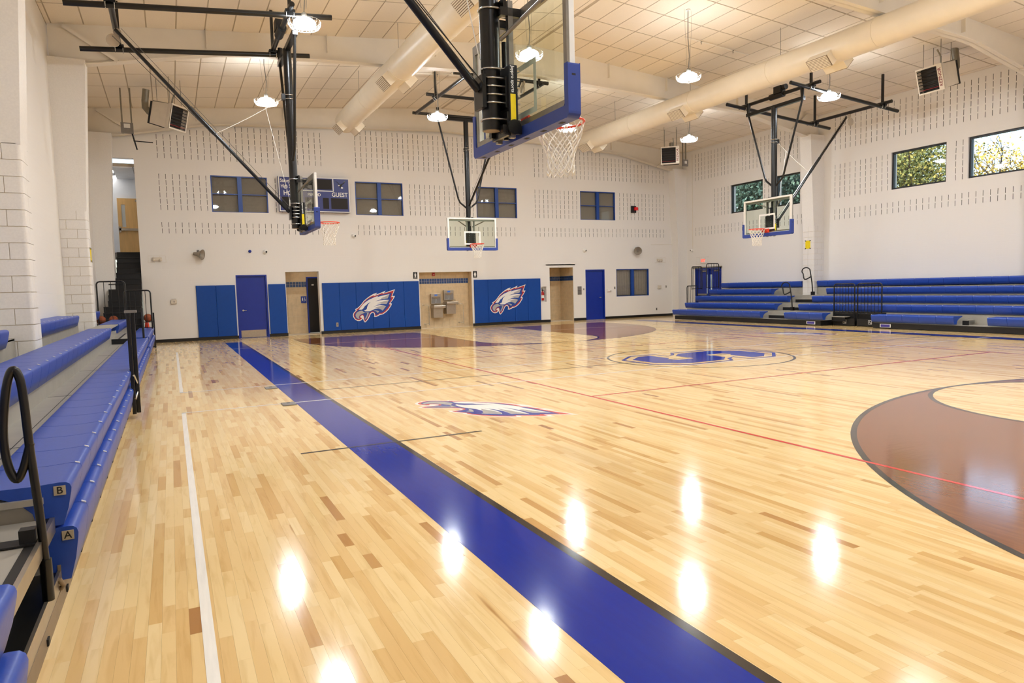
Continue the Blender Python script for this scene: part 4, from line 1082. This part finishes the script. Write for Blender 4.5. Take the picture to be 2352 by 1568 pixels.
# taupe kick plate at floor level with black feet
MB().box(-.585, -.57, 4.02, 23.4, .0, .20).build('kick_board', M_kick, L); MB().box(-.585, -.57, -3.9, 4.02, .0, .09).build('kick_board', M_kick, L)
b = MB()
for y in [2.9+.62*i for i in range(32)]: b.box(-.57, -.562, y-.02, y+.02, .02, .05)
b.build('kick_bumper', M_rubber, L)
# aisle between the sections next to the camera: steps and rails
MB().box(-1.20, -.60, 2.66, 4.02, .41, .44).build('aisle_step', M_deck, L)
MB().box(-.60, -.58, 2.66, 4.02, .37, .445).build('aisle_nosing', M_ss, L)
MB().box(-.64, -.60, 2.66, 4.02, .4405, .443).build('aisle_grip', M_blackm, L)
MB().box(-.74, -.72, 2.66, 4.02, .15, .41).build('aisle_riser', M_blackm, L)
MB().box(-.72, -.587, 2.66, 4.02, .14, .165).build('aisle_channel', M_black, L)
MB().box(-.587, -.572, 2.66, 4.02, .09, .172).build('aisle_nosing', M_ss, L)
MB().box(-1.2, -1.17, 2.66, 4.02, .44, .55).build('riser', M_deck, L)
MB().tube([(-.57, 3.93, .16), (-.555, 3.95, .12), (-.57, 3.96, .10)], .012, 6).build('hook', M_kick, L)
end_letter(L, 'B', -.55, 4.021, .575, -1); end_letter(L, 'A', -.530, 4.021, .345, -1)
# curled hand rail
hx, hy, hz = -.575, 3.65, .30
pts = spline([(x, 3.65, z) for x, z in ((-.573, .30), (-.581, .564), (-.597, .858), (-.604, 1.06), (-.612, 1.17), (-.629, 1.217), (-.648, 1.20), (-.667, 1.12), (-.688, .95), (-.682, .81), (-.656, .735), (-.628, .775), (-.594, .89))])
MB().tube(pts, .0175, 14).build('hand_rail', M_black, L)
MB().tube([(-.573, 3.65, .17), (-.573, 3.65, .36)], .024, 14).build('rail_socket', M_black, L)
MB().box(-.66, -.60, 3.62, 3.68, .445, .51).box(-.80, -.60, 3.60, 3.70, .444, .452).build('rail_bracket', M_blackm, L)
# folded gate standing at the front
g_ = MB(); 
for k, (dx, dy) in enumerate(((0, 0), (.045, .10), (.02, .20))): g_.obox((-.49+dx, 9.85+dy*1.0, .70), (.022, 0, 0), (0, .03, 0), (0, 0, .64))
fg = g_.build('folded_gate', M_black, L, bevel=.006)
MB().box(-.53, -.40, 9.82, 10.06, 1.33, 1.36).build('gate_cap', M_grey, fg)
MB().tube([(-.47, 9.80, .55), (-.43, 10.0, .38), (-.47, 9.82, .25)], .014, 6).tube([(-.62, 9.9, .50), (-.48, 9.9, .50)], .015, 6).tube([(-.6, 9.9, .20), (-.48, 9.9, .20)], .015, 6).build('gate_hinge', M_chrome, fg)
for k, (dx, dy) in enumerate(((0, 0), (.045, .10), (.02, .20))): MB().tube([(-.49+dx, 9.85+dy-.02, .07-.02*k+.02), (-.49+dx, 9.85+dy+.02, .07)], .006, 6).build('gate_pin', M_letter, fg)
# aisle platform with black front between the upper seats
MB().box(-1.17, -.86, 16.75, 19.2, .64, .66).build('step_tread', M_deck, L); MB().box(-1.17, -.86, 16.72, 16.75, .53, .66).box(-.87, -.855, 16.75, 19.2, .53, .64).build('step_front', M_blackm, L)
MB().box(-1.05, -1.01, 16.76, 19.1, .6605, .664).build('step_grip', M_rubber, L)
MB().box(-1.5, -1.12, 16.1, 18.3, .90, .92).build('step_tread', M_deck, L)
# end rails
bar_panel(L, 'end_rail', lambda u, z: (-1.80+u, 22.0, .84+z), .68, 1.14, 4)
bar_panel(L, 'end_rail', lambda u, z: (-1.18+u, 22.45, .62+z), .66, 1.10, 5)
MB().tube([(-1.98, 20.0, .8), (-1.98, 20.0, 2.0), (-1.90, 20.0, 2.1)], .025, 8).build('hand_rail', M_black, L)
MB().tube([(-.60, 17.72, .15), (-.60, 17.72, 1.0), (-.60, 17.80, 1.28)], .022, 8).build('hand_rail', M_black, L)

# ---------------------------------------------------------------- things stored behind the closed bleachers
def ball(loc, lab):
    t = thing('basketball', lab, 'ball', (loc[0], loc[1], loc[2]-.12), group='basketballs stored by the stairs')
    MB().sphere(loc, .12, 20).build('cover', M_orange, t)
    b = MB()
    for ax in range(3):
        pts = []
        for i in range(24):
            a = 2*PI*i/24; p = [0, 0, 0]; p[(ax+1) % 3] = .1205*math.cos(a); p[(ax+2) % 3] = .1205*math.sin(a); pts.append((loc[0]+p[0], loc[1]+p[1], loc[2]+p[2]))
        b.tube(pts, .003, 4, closed=True)
    b.build('seam', M_rubber, t)
for xa, xb, ya, lab in ((-1.99, -1.30, 22.63, 'dark ball rack behind the barred end rail next to the pilaster'), (-.80, -.50, 23.46, 'dark ball rack past the end of the closed front seats')):
    rk = thing('ball_rack', lab, 'rack', ((xa+xb)/2, ya, 0))
    for x in (xa, xb): MB().box(x-.02, x+.02, ya, ya+.03, 0, 1.05).box(x-.02, x+.02, ya+.21, ya+.24, 0, 1.05).box(x-.02, x+.02, ya+.03, ya+.21, .74, .78).build('rack_end', M_blackm, rk)
    for y in (ya+.04, ya+.20): MB().tube([(xa, y, .78), (xb, y, .78)], .012, 6).build('rack_rail', M_blackm, rk)
for x, y, lab in ((-1.80, 22.75, 'brown basketball on the rack by the pilaster, nearer the pilaster'), (-1.50, 22.75, 'brown basketball on the rack by the pilaster, nearer the stairs'), (-.65, 23.58, 'brown basketball on the rack past the end of the closed seats')): ball((x, y, .903), lab)
t = thing('traffic_cone', 'orange cone standing behind the closed front seats', 'cone', (-.70, 23.98, 0))
MB().box(-.88, -.52, 23.80, 24.16, 0, .03).build('cone_base', M_rubber, t)
MB().lathe([(.14, .03), (.03, .88), (.001, .9)], (-.70, 23.98, 0), 18).build('cone', M_cone, t)
# ---------------------------------------------------------------- wall pads
def pads(label, x0, x1, n, eg=None):
    t = thing('wall_padding', label, 'wall padding', ((x0+x1)/2, YF, .1), group='blue wall pads')
    w_ = (x1-x0)/n
    for i in range(n):
        MB().box(x0+i*w_+.002, x0+(i+1)*w_-.002, YF-.05, YF-.001, .107, 1.865).build('pad_panel', M_pad, t, bevel=.010)
    if eg:
        cx, cz, s = eg
        emblem(t, lambda u, v, d: (cx+(u-850)*s, YF-.0502-d, cz-(v-675)*s), (M_ew, M_er, M_eb, M_eg), .0008)
    return t
pads('two blue vinyl wall pads left of the blue door with the kick plate', .78, 2.02, 2)
pads('single blue vinyl wall pad between the blue door and the restroom alcove', 3.11, 3.70, 1)
pe = pads('six blue vinyl wall pads with an eagle head emblem, holding a socket plate', 4.98, 8.68, 6, (6.89, .96, .001245))
pads('five blue vinyl wall pads with an eagle head emblem, next to the fire extinguisher', 11.01, 14.06, 5, (12.52, 1.02, .00124))
t = thing('wall_socket', 'steel socket plate set in the blue wall padding', 'socket', (5.47, YF-.06, .26))
MB().box(5.43, 5.51, YF-.058, YF-.05, .25, .40).build('plate', M_ss, t); MB().box(5.455, 5.485, YF-.06, YF-.058, .29, .36).build('outlet', M_grey, t)

# ---------------------------------------------------------------- scoreboard
SY = YF-.20
t = thing('scoreboard', 'blue scoreboard with white frame, dark digit windows and an eagle picture', 'scoreboard', (4.85, YF, 4.41))
x0, x1, z0, z1 = 3.62, 6.10, 4.41, 5.64
M_sb = noisy(mat('scoreboard blue', (44, 52, 120), .4), 6, .05)
MB().box(x0, x1, SY, YF-.01, z0, z1).build('cabinet', M_sb, t)
MB().box(x0+.03, x1-.03, SY-.006, SY, z0+.03, z1-.03).build('face', M_sb, t)
b = MB(); f = .03
b.box(x0, x0+f, SY-.02, SY, z0, z1).box(x1-f, x1, SY-.02, SY, z0, z1).box(x0+f, x1-f, SY-.02, SY, z0, z0+f).box(x0+f, x1-f, SY-.02, SY, z1-f, z1)
b.box(5.50, 5.53, SY-.012, SY-.006, 5.17, z1-f).box(4.35, 5.53, SY-.012, SY-.006, 5.15, 5.18)
b.build('trim', M_white, t)
for i, (a, c, za, zb) in enumerate(((4.42, 5.47, 5.22, 5.58), (5.13, 5.34, 4.53, 4.92), (5.42, 6.02, 4.53, 4.92), (3.72, 4.30, 4.53, 4.92), (4.50, 4.80, 4.53, 4.92))):
    MB().box(a, c, SY-.009, SY-.006, za, zb).build('digit_window', mat('dark digit window %d' % i, (44, 40, 38), .5, spec=.2), t)
def sb_text(txt, x, z, size, xs=.9, align='CENTER'):
    text_mesh(txt, size, lambda u, v, w_: (x+u, SY-.0075, z+v), 0, .0025, align, xs).build('lettering', M_letter, t)
sb_text('Stacey J', 3.68, 5.48, .17, .75, 'LEFT'); sb_text('High Sch', 3.69, 5.29, .17, .75, 'LEFT')
sb_text('HOME', 4.05, 5.05, .22); sb_text('PERIOD', 4.83, 5.02, .15); sb_text('GUEST', 5.74, 5.04, .215)
eb, ew, et = MB(), MB(), MB()
P2 = lambda u, v: (5.79+u, SY-.0085, 5.40+v)
def fl(b, pts): b.add([P2(u*.001, v*.001) for u, v in pts], [tuple(range(len(pts)))])
fl(eb, [(-40, 0), (0, 25), (70, 60), (110, 90), (140, 130), (165, 150), (160, 100), (120, 55), (60, 5), (20, -60), (0, -100), (-30, -95), (-50, -50)])
fl(eb, [(-60, 10), (-100, 60), (-170, 120), (-190, 150), (-120, 105), (-60, 50), (-30, 20)])
fl(ew, [(-50, 0), (-85, -5), (-95, -25), (-75, -40), (-40, -35), (-25, -10)]); fl(ew, [(30, -60), (80, -80), (85, -115), (40, -135), (0, -105)]); fl(ew, [(120, 118), (160, 150), (165, 115), (140, 85)]); fl(ew, [(-160, 118), (-200, 150), (-150, 112)])
fl(et, [(-85, -18), (-108, -28), (-88, -36)])
eo = eb.build('eagle_picture', M_blackm, t, recalc=False); ew.build('eagle_white', M_letter, eo, recalc=False); et.build('eagle_beak', M_yellow, eo, recalc=False)

# ---------------------------------------------------------------- drinking fountains and guard rails
def fountain(x0, z0, label):
    YB = 26.21; w_ = .42
    t = thing('drinking_fountain', label, 'drinking fountain', (x0+w_/2, YB, z0))
    MB().box(x0, x0+w_, YB-.12, YB, z0+.55, z0+.95).build('bottle_filler', M_ss, t, bevel=.008)
    MB().box(x0+.03, x0+w_-.03, YB-.125, YB-.119, z0+.57, z0+.83).build('filler_recess', M_grey, t)
    MB().prism([(0, 0), (.16, -.06), (.32, 0), (.30, .03), (.02, .03)], lambda u, v: (x0+.05+u, YB-.14, z0+.80+v), lambda u, v: (x0+.05+u, YB-.121, z0+.80+v)).build('spout_hood', M_kick, t)
    MB().box(x0+.15, x0+.27, YB-.124, YB-.119, z0+.86, z0+.92).build('display', M_lcd, t)
    b = MB(); b.tube([(x0+.17, YB-.128, z0+.60), (x0+.17, YB-.128, z0+.72), (x0+.20, YB-.128, z0+.77), (x0+.23, YB-.128, z0+.72), (x0+.23, YB-.128, z0+.60), (x0+.17, YB-.128, z0+.60)], .003, 4); b.build('bottle_outline', M_letter, t)
    MB().box(x0-.01, x0+w_+.07, YB-.46, YB, z0+.38, z0+.49).build('basin', M_ss, t, bevel=.02)
    MB().prism([(.05*math.cos(a)*3.2, .05*math.sin(a)*2.4) for a in [i*PI/8 for i in range(16)]], lambda u, v: (x0+w_/2+u, YB-.27+v, z0+.489), lambda u, v: (x0+w_/2+u, YB-.27+v, z0+.4925)).build('basin_bowl', M_chrome, t)
    MB().tube([(x0+w_, YB-.25, z0+.49), (x0+w_, YB-.25, z0+.55), (x0+w_-.03, YB-.27, z0+.56)], .012, 8).build('bubbler', M_chrome, t)
    MB().box(x0+.02, x0+w_+.0, YB-.30, YB, z0, z0+.38).build('cooler_cabinet', M_ss, t, bevel=.006)
fountain(9.25, .40, 'lower stainless drinking fountain with bottle filler in the tiled alcove')
fountain(9.80, .53, 'higher stainless drinking fountain with bottle filler in the tiled alcove')
for x, d in ((9.13, 'below the lower fountain side'), (10.60, 'beside the higher fountain')):
    t = thing('grab_rail', 'thin steel guard rail on tile, ' + ('by the lower drinking fountain' if x < 10 else 'by the higher drinking fountain'), 'rail', (x, 26.2, .1))
    MB().tube([(x-.18, 26.2, .91), (x-.18, 26.1, .91), (x-.14, 26.06, .91), (x-.03, 26.06, .91), (x, 26.06, .88), (x, 26.06, .12)], .012, 8).tube([(x, 26.06, .16), (x-.12, 26.06, .16), (x-.14, 26.2, .16)], .012, 8).build('tube', M_chrome, t)
    for z in (.91, .16): MB().tube([(x-.18 if z > .5 else x-.14, 26.195, z), (x-.18 if z > .5 else x-.14, 26.212, z)], .028, 10).build('flange', M_chrome, t)
t = thing('fire_alarm', 'small red fire alarm strobe above the drinking fountains', 'alarm', (9.42, 26.2, 2.06))
MB().box(9.37, 9.47, 26.15, 26.212, 2.06, 2.18).build('body', M_redp, t); MB().box(9.40, 9.44, 26.135, 26.15, 2.09, 2.12).build('strobe', M_letter, t)

# ---------------------------------------------------------------- fire extinguisher in its niche
t = thing('fire_extinguisher', 'red fire extinguisher in a white wall niche', 'fire extinguisher', (14.22, YF+.09, .9))
b = MB(); c = (14.22, YF+.09, .93); b.lathe([(.001, 0), (.055, 0), (.062, .02), (.062, .30), (.045, .36), (.018, .385), (.018, .41)], c, 18); b.build('cylinder', M_redp, t)
MB().lathe([(.063, .10), (.063, .22)], c, 18).build('label_band', M_letter, t)
MB().box(14.16, 14.27, YF+.075, YF+.105, 1.35, 1.37).box(14.205, 14.235, YF+.07, YF+.11, 1.33, 1.40).obox((14.18, YF+.09, 1.42), (.06, 0, .012), (0, .012, 0), (-.001, 0, .006)).build('valve', M_blackm, t)
MB().tube([(14.25, YF+.09, 1.36), (14.30, YF+.09, 1.34), (14.30, YF+.09, 1.20), (14.29, YF+.09, 1.05)], .010, 6).build('hose', M_rubber, t)

# ---------------------------------------------------------------- small fittings on the end wall
def wbox(name, label, cat, x, z, w_, h, d, m, parts=(), y=YF):
    t = thing(name, label, cat, (x, y, z-h/2))
    MB().box(x-w_/2, x+w_/2, y-d, y-.001, z-h/2, z+h/2).build('plate', m, t, bevel=min(.006, d/3))
    for nm, dx, dz, ww, hh, dd, mm in parts: MB().box(x+dx-ww/2, x+dx+ww/2, y-d-dd, y-d, z+dz-hh/2, z+dz+hh/2).build(nm, mm, t)
    return t
M_sign = mat('black sign', (24, 22, 22), .5)
def person_sign(x, lab, skirt):
    t = wbox('restroom_sign', lab, 'sign', x, 2.085, .17, .26, .012, M_sign)
    b = MB(); y = YF-.0135
    b.lathe([(.02, 0), (.001, 0)], (0, 0, 0), 12); b.v = [(x+p[0], y, 2.165+p[1]) for p in b.v]
    b.add([(x-.035, y, 2.135), (x+.035, y, 2.135), (x+.03+.02*skirt, y, 2.06), (x+.018, y, 2.01), (x-.018, y, 2.01), (x-.03-.02*skirt, y, 2.06)], [(0, 1, 2, 3, 4, 5)])
    b.add([(x-.05, y, 1.985), (x+.05, y, 1.985), (x+.05, y, 1.995), (x-.05, y, 1.995)], [(0, 1, 2, 3)])
    b.build('pictogram', M_letter, t, recalc=False)
person_sign(8.56, 'black sign with white figure left of the drinking fountain alcove', 0)
person_sign(11.08, 'black sign with white figure right of the drinking fountain alcove', 1)
def camera_dome(label, P, s=1, axis='y'):
    t = thing('security_camera', label, 'camera', P)
    x, y, z = P
    if axis == 'y': d = Vector((0, -1, 0))
    else: d = Vector((-1, 0, 0))
    p = Vector(P); MB().tube([p, p+d*.05], .085, 18).build('base', M_white, t)
    MB().sphere(p+d*.05, .07, 16).build('dome', M_white, t); MB().sphere(p+d*.085+Vector((.02, -.0, -.01)) if axis == 'y' else p+d*.085, .042, 12).build('lens', M_rubber, t)
camera_dome('white dome camera beside a round blue wall light', (3.08, YF, 3.01)); camera_dome('small beige sensor dome under the sound slots near the edge on backstop', (6.24, YF, 3.59))
camera_dome('white dome camera above the blue door next to the shaded window', (16.29, YF, 3.04)); camera_dome('white dome camera on the window wall above the exit doors', (XR, 25.05, 2.98), 1, 'x')
t = thing('wall_light', 'small round blue beacon on the end wall', 'wall light', (2.57, YF, 3.02)); MB().tube([(2.57, YF, 3.02), (2.57, YF-.02, 3.02)], .07, 18).build('base', M_white, t); MB().sphere((2.57, YF-.03, 3.02), .055, 14).build('lens', M_door, t)
def horn(label, x, z, ang):
    t = thing('horn_speaker', label, 'speaker', (x, YF, z))
    d = Vector((math.sin(ang), -math.cos(ang), -.15)).normalized(); p = Vector((x, YF-.14, z))
    u = d.cross(Vector((0, 0, 1))).normalized(); v = u.cross(d)
    prof = [(-.16, .05), (-.10, .06), (-.02, .07), (.06, .12), (.13, .17), (.14, .18), (.12, .155), (.04, .09), (.0, .02)]
    b = MB(); vs = []; n = 20
    for a, r in prof:
        for k in range(n): q = 2*PI*k/n; vs.append(p+d*a+r*(math.cos(q)*u+math.sin(q)*v))
    b.add(vs, [(i*n+k, i*n+(k+1) % n, (i+1)*n+(k+1) % n, (i+1)*n+k) for i in range(len(prof)-1) for k in range(n)], True)
    b.build('horn', noisy(mat('taupe horn '+label[:4]+str(x), (150, 138, 122), .45), 6, .05), t)
    MB().tube([p, p+d*.07], .03, 10).build('driver', M_grey, t)
    MB().tube([(x, YF, z+.10), (x, YF-.08, z+.10), tuple(p)], .018, 8).build('bracket', M_alu, t); MB().box(x-.04, x+.04, YF-.012, YF, z+.05, z+.15).build('mount', M_grey, t)
horn('taupe horn loudspeaker turned sideways above the two pads', .92, 2.92, math.radians(60)); horn('taupe horn loudspeaker facing the court above the shaded window', 19.05, 3.02, math.radians(-35))
def guard_light(name, label, P, axis, w_=.52, h=.22, exit_=False):
    t = thing(name, label, 'exit sign' if exit_ else 'emergency light', P)
    x, y, z = P
    Q = (lambda u, d, v: (x+u, y-d, z+v)) if axis == 'y' else (lambda u, d, v: (x-d, y-u, z+v))
    def bx(a, c, d0, d1, v0, v1): return MB().add([Q(u, d, v) for u in (a, c) for d in (d0, d1) for v in (v0, v1)], [(0,1,3,2),(4,6,7,5),(0,4,5,1),(2,3,7,6),(0,2,6,4),(1,5,7,3)])
    if exit_:
        bx(-.15, .15, 0, .05, -.10, .10).build('housing', M_white, t)
        text_mesh('EXIT', .17, lambda u, v, q: Q(u, .0515, v), 0, .008, 'CENTER', .8).build('lettering', M_exit, t)
    else:
        bx(-.14, .14, 0, .06, -.04, .07).build('housing', M_beige, t)
        for s in (-1, 1):
            c = Q(s*.10, .07, -.02); b = MB().sphere(c, .05, 14, (1, .8, .8)); b.build('lamp_head', M_beige, t)
    b = MB()
    for u in (-w_/2, -w_/6, w_/6, w_/2): b.tube([Q(u, 0, h/2), Q(u, .14, h/2), Q(u, .14, -h/2), Q(u, 0, -h/2)], .003, 4)
    for v in (-h/2, h/2): b.tube([Q(-w_/2, .14, v), Q(w_/2, .14, v)], .003, 4); b.tube([Q(-w_/2, 0, v), Q(-w_/2, .14, v)], .003, 4); b.tube([Q(w_/2, 0, v), Q(w_/2, .14, v)], .003, 4)
    b.build('wire_guard', M_beige, t)
guard_light('emergency_light', 'twin head emergency light in a wire guard by the tall stair opening', (-.33, YF, 2.76), 'y')
guard_light('emergency_light', 'twin head emergency light in a wire guard near the far corner', (20.35, YF, 2.58), 'y')
guard_light('exit_sign', 'lit red EXIT sign in a wire guard over the blue exit doors', (XR, 24.28, 2.48), 'x', .7, .3, True)
wbox('thermostat', 'beige boxed thermostat by the two blue wall pads', 'thermostat', .09, 1.35, .18, .14, .06, M_beige, (('dial', 0, 0, .02, .05, .003, M_rubber), ('guard_top', 0, .085, .14, .02, .001, M_clear)))
kp = wbox('key_panel', 'grey panel with rows of key switches beside the blue door', 'switch panel', 16.01, 1.30, .20, .36, .02, M_grey)
for r in range(5):
    for c in range(3): MB().tube([(15.95+c*.06, YF-.02, 1.43-r*.065), (15.95+c*.06, YF-.03, 1.43-r*.065)], .014, 10).build('key_switch', M_rubber if r > 1 else M_alu, kp)
wbox('switch_plate', 'small steel switch plate next to the key panel', 'switch', 16.225, 1.35, .06, .08, .008, M_ss, (('toggle', 0, 0, .012, .03, .012, M_alu),))
wbox('wall_controller', 'white wall controller with red stripe between door and shaded window', 'controller', 17.54, 1.27, .22, .14, .05, M_white, (('red_stripe', -.03, -.05, .12, .012, .001, M_redp), ('knob', .07, -.03, .04, .04, .01, M_grey)))
wbox('switch_plate', 'dark double switch plate beside the shaded window', 'switch', 17.86, 1.37, .06, .11, .008, M_grey, (('rocker', 0, .025, .03, .03, .004, M_rubber), ('rocker', 0, -.025, .03, .03, .004, M_rubber)))
wbox('thermostat', 'pale boxed thermostat right of the shaded window', 'thermostat', 20.33, 1.35, .17, .15, .06, M_beige, (('dial', 0, -.02, .03, .04, .003, M_white),))
wbox('switch_plate', 'pale switch plate near the far corner', 'switch', 20.73, 1.36, .06, .11, .008, M_ss, (('toggle', 0, 0, .012, .03, .012, M_alu),))
wbox('wall_socket', 'dark socket plate low on the wall near the far corner', 'socket', 20.17, .34, .07, .11, .008, M_grey, (('outlet', 0, .025, .035, .03, .003, M_rubber), ('outlet', 0, -.025, .035, .03, .003, M_rubber)))
wbox('led_display', 'black box with red display beside the far interior window', 'display', 18.90, 4.86, .24, .30, .10, M_blackm, (('red_face', .08, .02, .16, .13, .08, M_led),))
# surface conduit on the window wall and far corner
t = thing('conduit', 'thin painted conduit running down the window wall to the dome camera', 'conduit', (XR, 25.05, 3.05)); MB().tube([(XR-.015, 25.0, 7.3), (XR-.015, 25.0, 3.05)], .012, 6).build('tube', M_steel, t)
t = thing('conduit', 'thin painted conduit crossing the far corner above the emergency light', 'conduit', (20.5, YF, 3.3)); MB().tube([(19.9, YF-.015, 3.30), (XR-.02, YF-.015, 3.32)], .010, 6).build('tube', M_steel, t)
# sprinkler line under the ceiling
for (xa, xb, lab) in ((12.9, 15.2, 'thin sprinkler pipe below the ceiling on the window side'), (6.5, 8.4, 'thin sprinkler pipe below the ceiling near the ridge')):
    t = thing('sprinkler_pipe', lab, 'pipe', (xa, 15.2, ceil_z(xa)-.05)); y = 15.2
    if xa < 9: y = 21.0
    t.location.y = y; WL[t] = Vector(t.location)
    MB().tube([(xa, y, ceil_z(xa)-.05), (xb, y, ceil_z(xb)-.05)], .014, 6).build('pipe', M_steel, t)
    for q in (.25, .75):
        x = xa+(xb-xa)*q; MB().lathe([(.03, 0), (.03, -.01), (.008, -.02), (.008, -.06), (.02, -.065)], (x, y, ceil_z(x)-.05), 10).build('sprinkler_head', M_galv, t)

# ---------------------------------------------------------------- outdoors beyond the clerestory windows
MB().box(XR+.4, 90, -40, 80, -.6, -.5).build('ground', noisy(mat('grass', (84, 100, 52), .9), 2, .3), kind='structure')
def tree(label, loc, h, spread, leaves, cols, seed, dens):
    rg = random.Random(seed); t = thing('tree', label, 'tree', loc, group='trees outside the clerestory windows')
    x, y, z = loc
    b = MB(); tips = []
    def branch(p, d, ln, r, lev):
        q = p+d*ln; mid = p+d*ln*.5+Vector((rg.uniform(-.1, .1), rg.uniform(-.1, .1), 0))*ln
        b.tube([p, mid, q], r, 6, False, r_end=r*.55)
        if lev >= 2: tips.append((p.lerp(q, .5), ln)); tips.append((q, ln))
        if lev < 4:
            for k in range(4 if lev < 2 else 3):
                nd = (d+Vector((rg.uniform(-1, 1), rg.uniform(-1, 1), rg.uniform(-.25, .75)))*.95).normalized(); branch(p.lerp(q, rg.uniform(.55, 1)), nd, ln*rg.uniform(.6, .82), r*.5, lev+1)
    branch(Vector((x, y, z)), Vector((0, 0, 1)), h*.34, h*.022, 0)
    b.build('trunk', noisy(mat('bark %d' % seed, (70, 60, 52), .9), 8, .2), t)
    V, Fc, A_ = [], [], []
    for k in range(leaves):
        p, ln = rg.choice(tips); c = p+Vector((rg.gauss(0, 1), rg.gauss(0, 1), rg.gauss(0, .8)))*spread
        if c.z < 1: continue
        u = Vector((rg.gauss(0, 1), rg.gauss(0, 1), rg.gauss(0, 1))).normalized(); v = u.cross(Vector((rg.gauss(0, 1), rg.gauss(0, 1), rg.gauss(0, 1)))).normalized(); s = dens*rg.uniform(.6, 1.3)
        o = len(V); V += [c-u*s, c+v*s*.6, c+u*s, c-v*s*.6]; Fc.append((o, o+1, o+2, o+3)); A_ += [rg.random()]*4
    me = bpy.data.meshes.new('foliage'); me.from_pydata([p[:] for p in V], [], Fc); a = me.attributes.new('rnd', 'FLOAT', 'POINT'); a.data.foreach_set('value', A_)
    m = mat('leaf %d' % seed, cols[0], .7); n, l, bs = nodes(m); at = n.new('ShaderNodeAttribute'); at.attribute_name = 'rnd'; r_ = n.new('ShaderNodeValToRGB'); e = r_.color_ramp.elements
    e[0].color = (*lin(cols[0]), 1); e[1].color = (*lin(cols[1]), 1); q = r_.color_ramp.elements.new(.55); q.color = (*lin(cols[2]), 1); l.new(at.outputs['Fac'], r_.inputs[0]); l.new(r_.outputs[0], bs.inputs['Base Color'])
    me.materials.append(m); link('foliage', me, None, t, kind='stuff')
    for v in me.vertices: v.co -= Vector(loc)
GREEN = ((44, 72, 66), (104, 132, 118), (70, 100, 90)); GOLD = ((140, 122, 52), (204, 178, 92), (172, 150, 70)); OLIVE = ((74, 88, 52), (160, 148, 74), (112, 118, 62))
tree('dense blue green tree outside the pair of far clerestory windows', (32.0, 32.0, -.5), 13, .8, 42000, GREEN, 11, .10)
tree('olive and gold tree outside the middle clerestory window', (32.5, 22.0, -.5), 11, .55, 22000, OLIVE, 13, .075)
tree('golden autumn tree with open branches outside the nearer windows', (31.5, 14.6, -.5), 10.5, .5, 5200, GOLD, 14, .065)
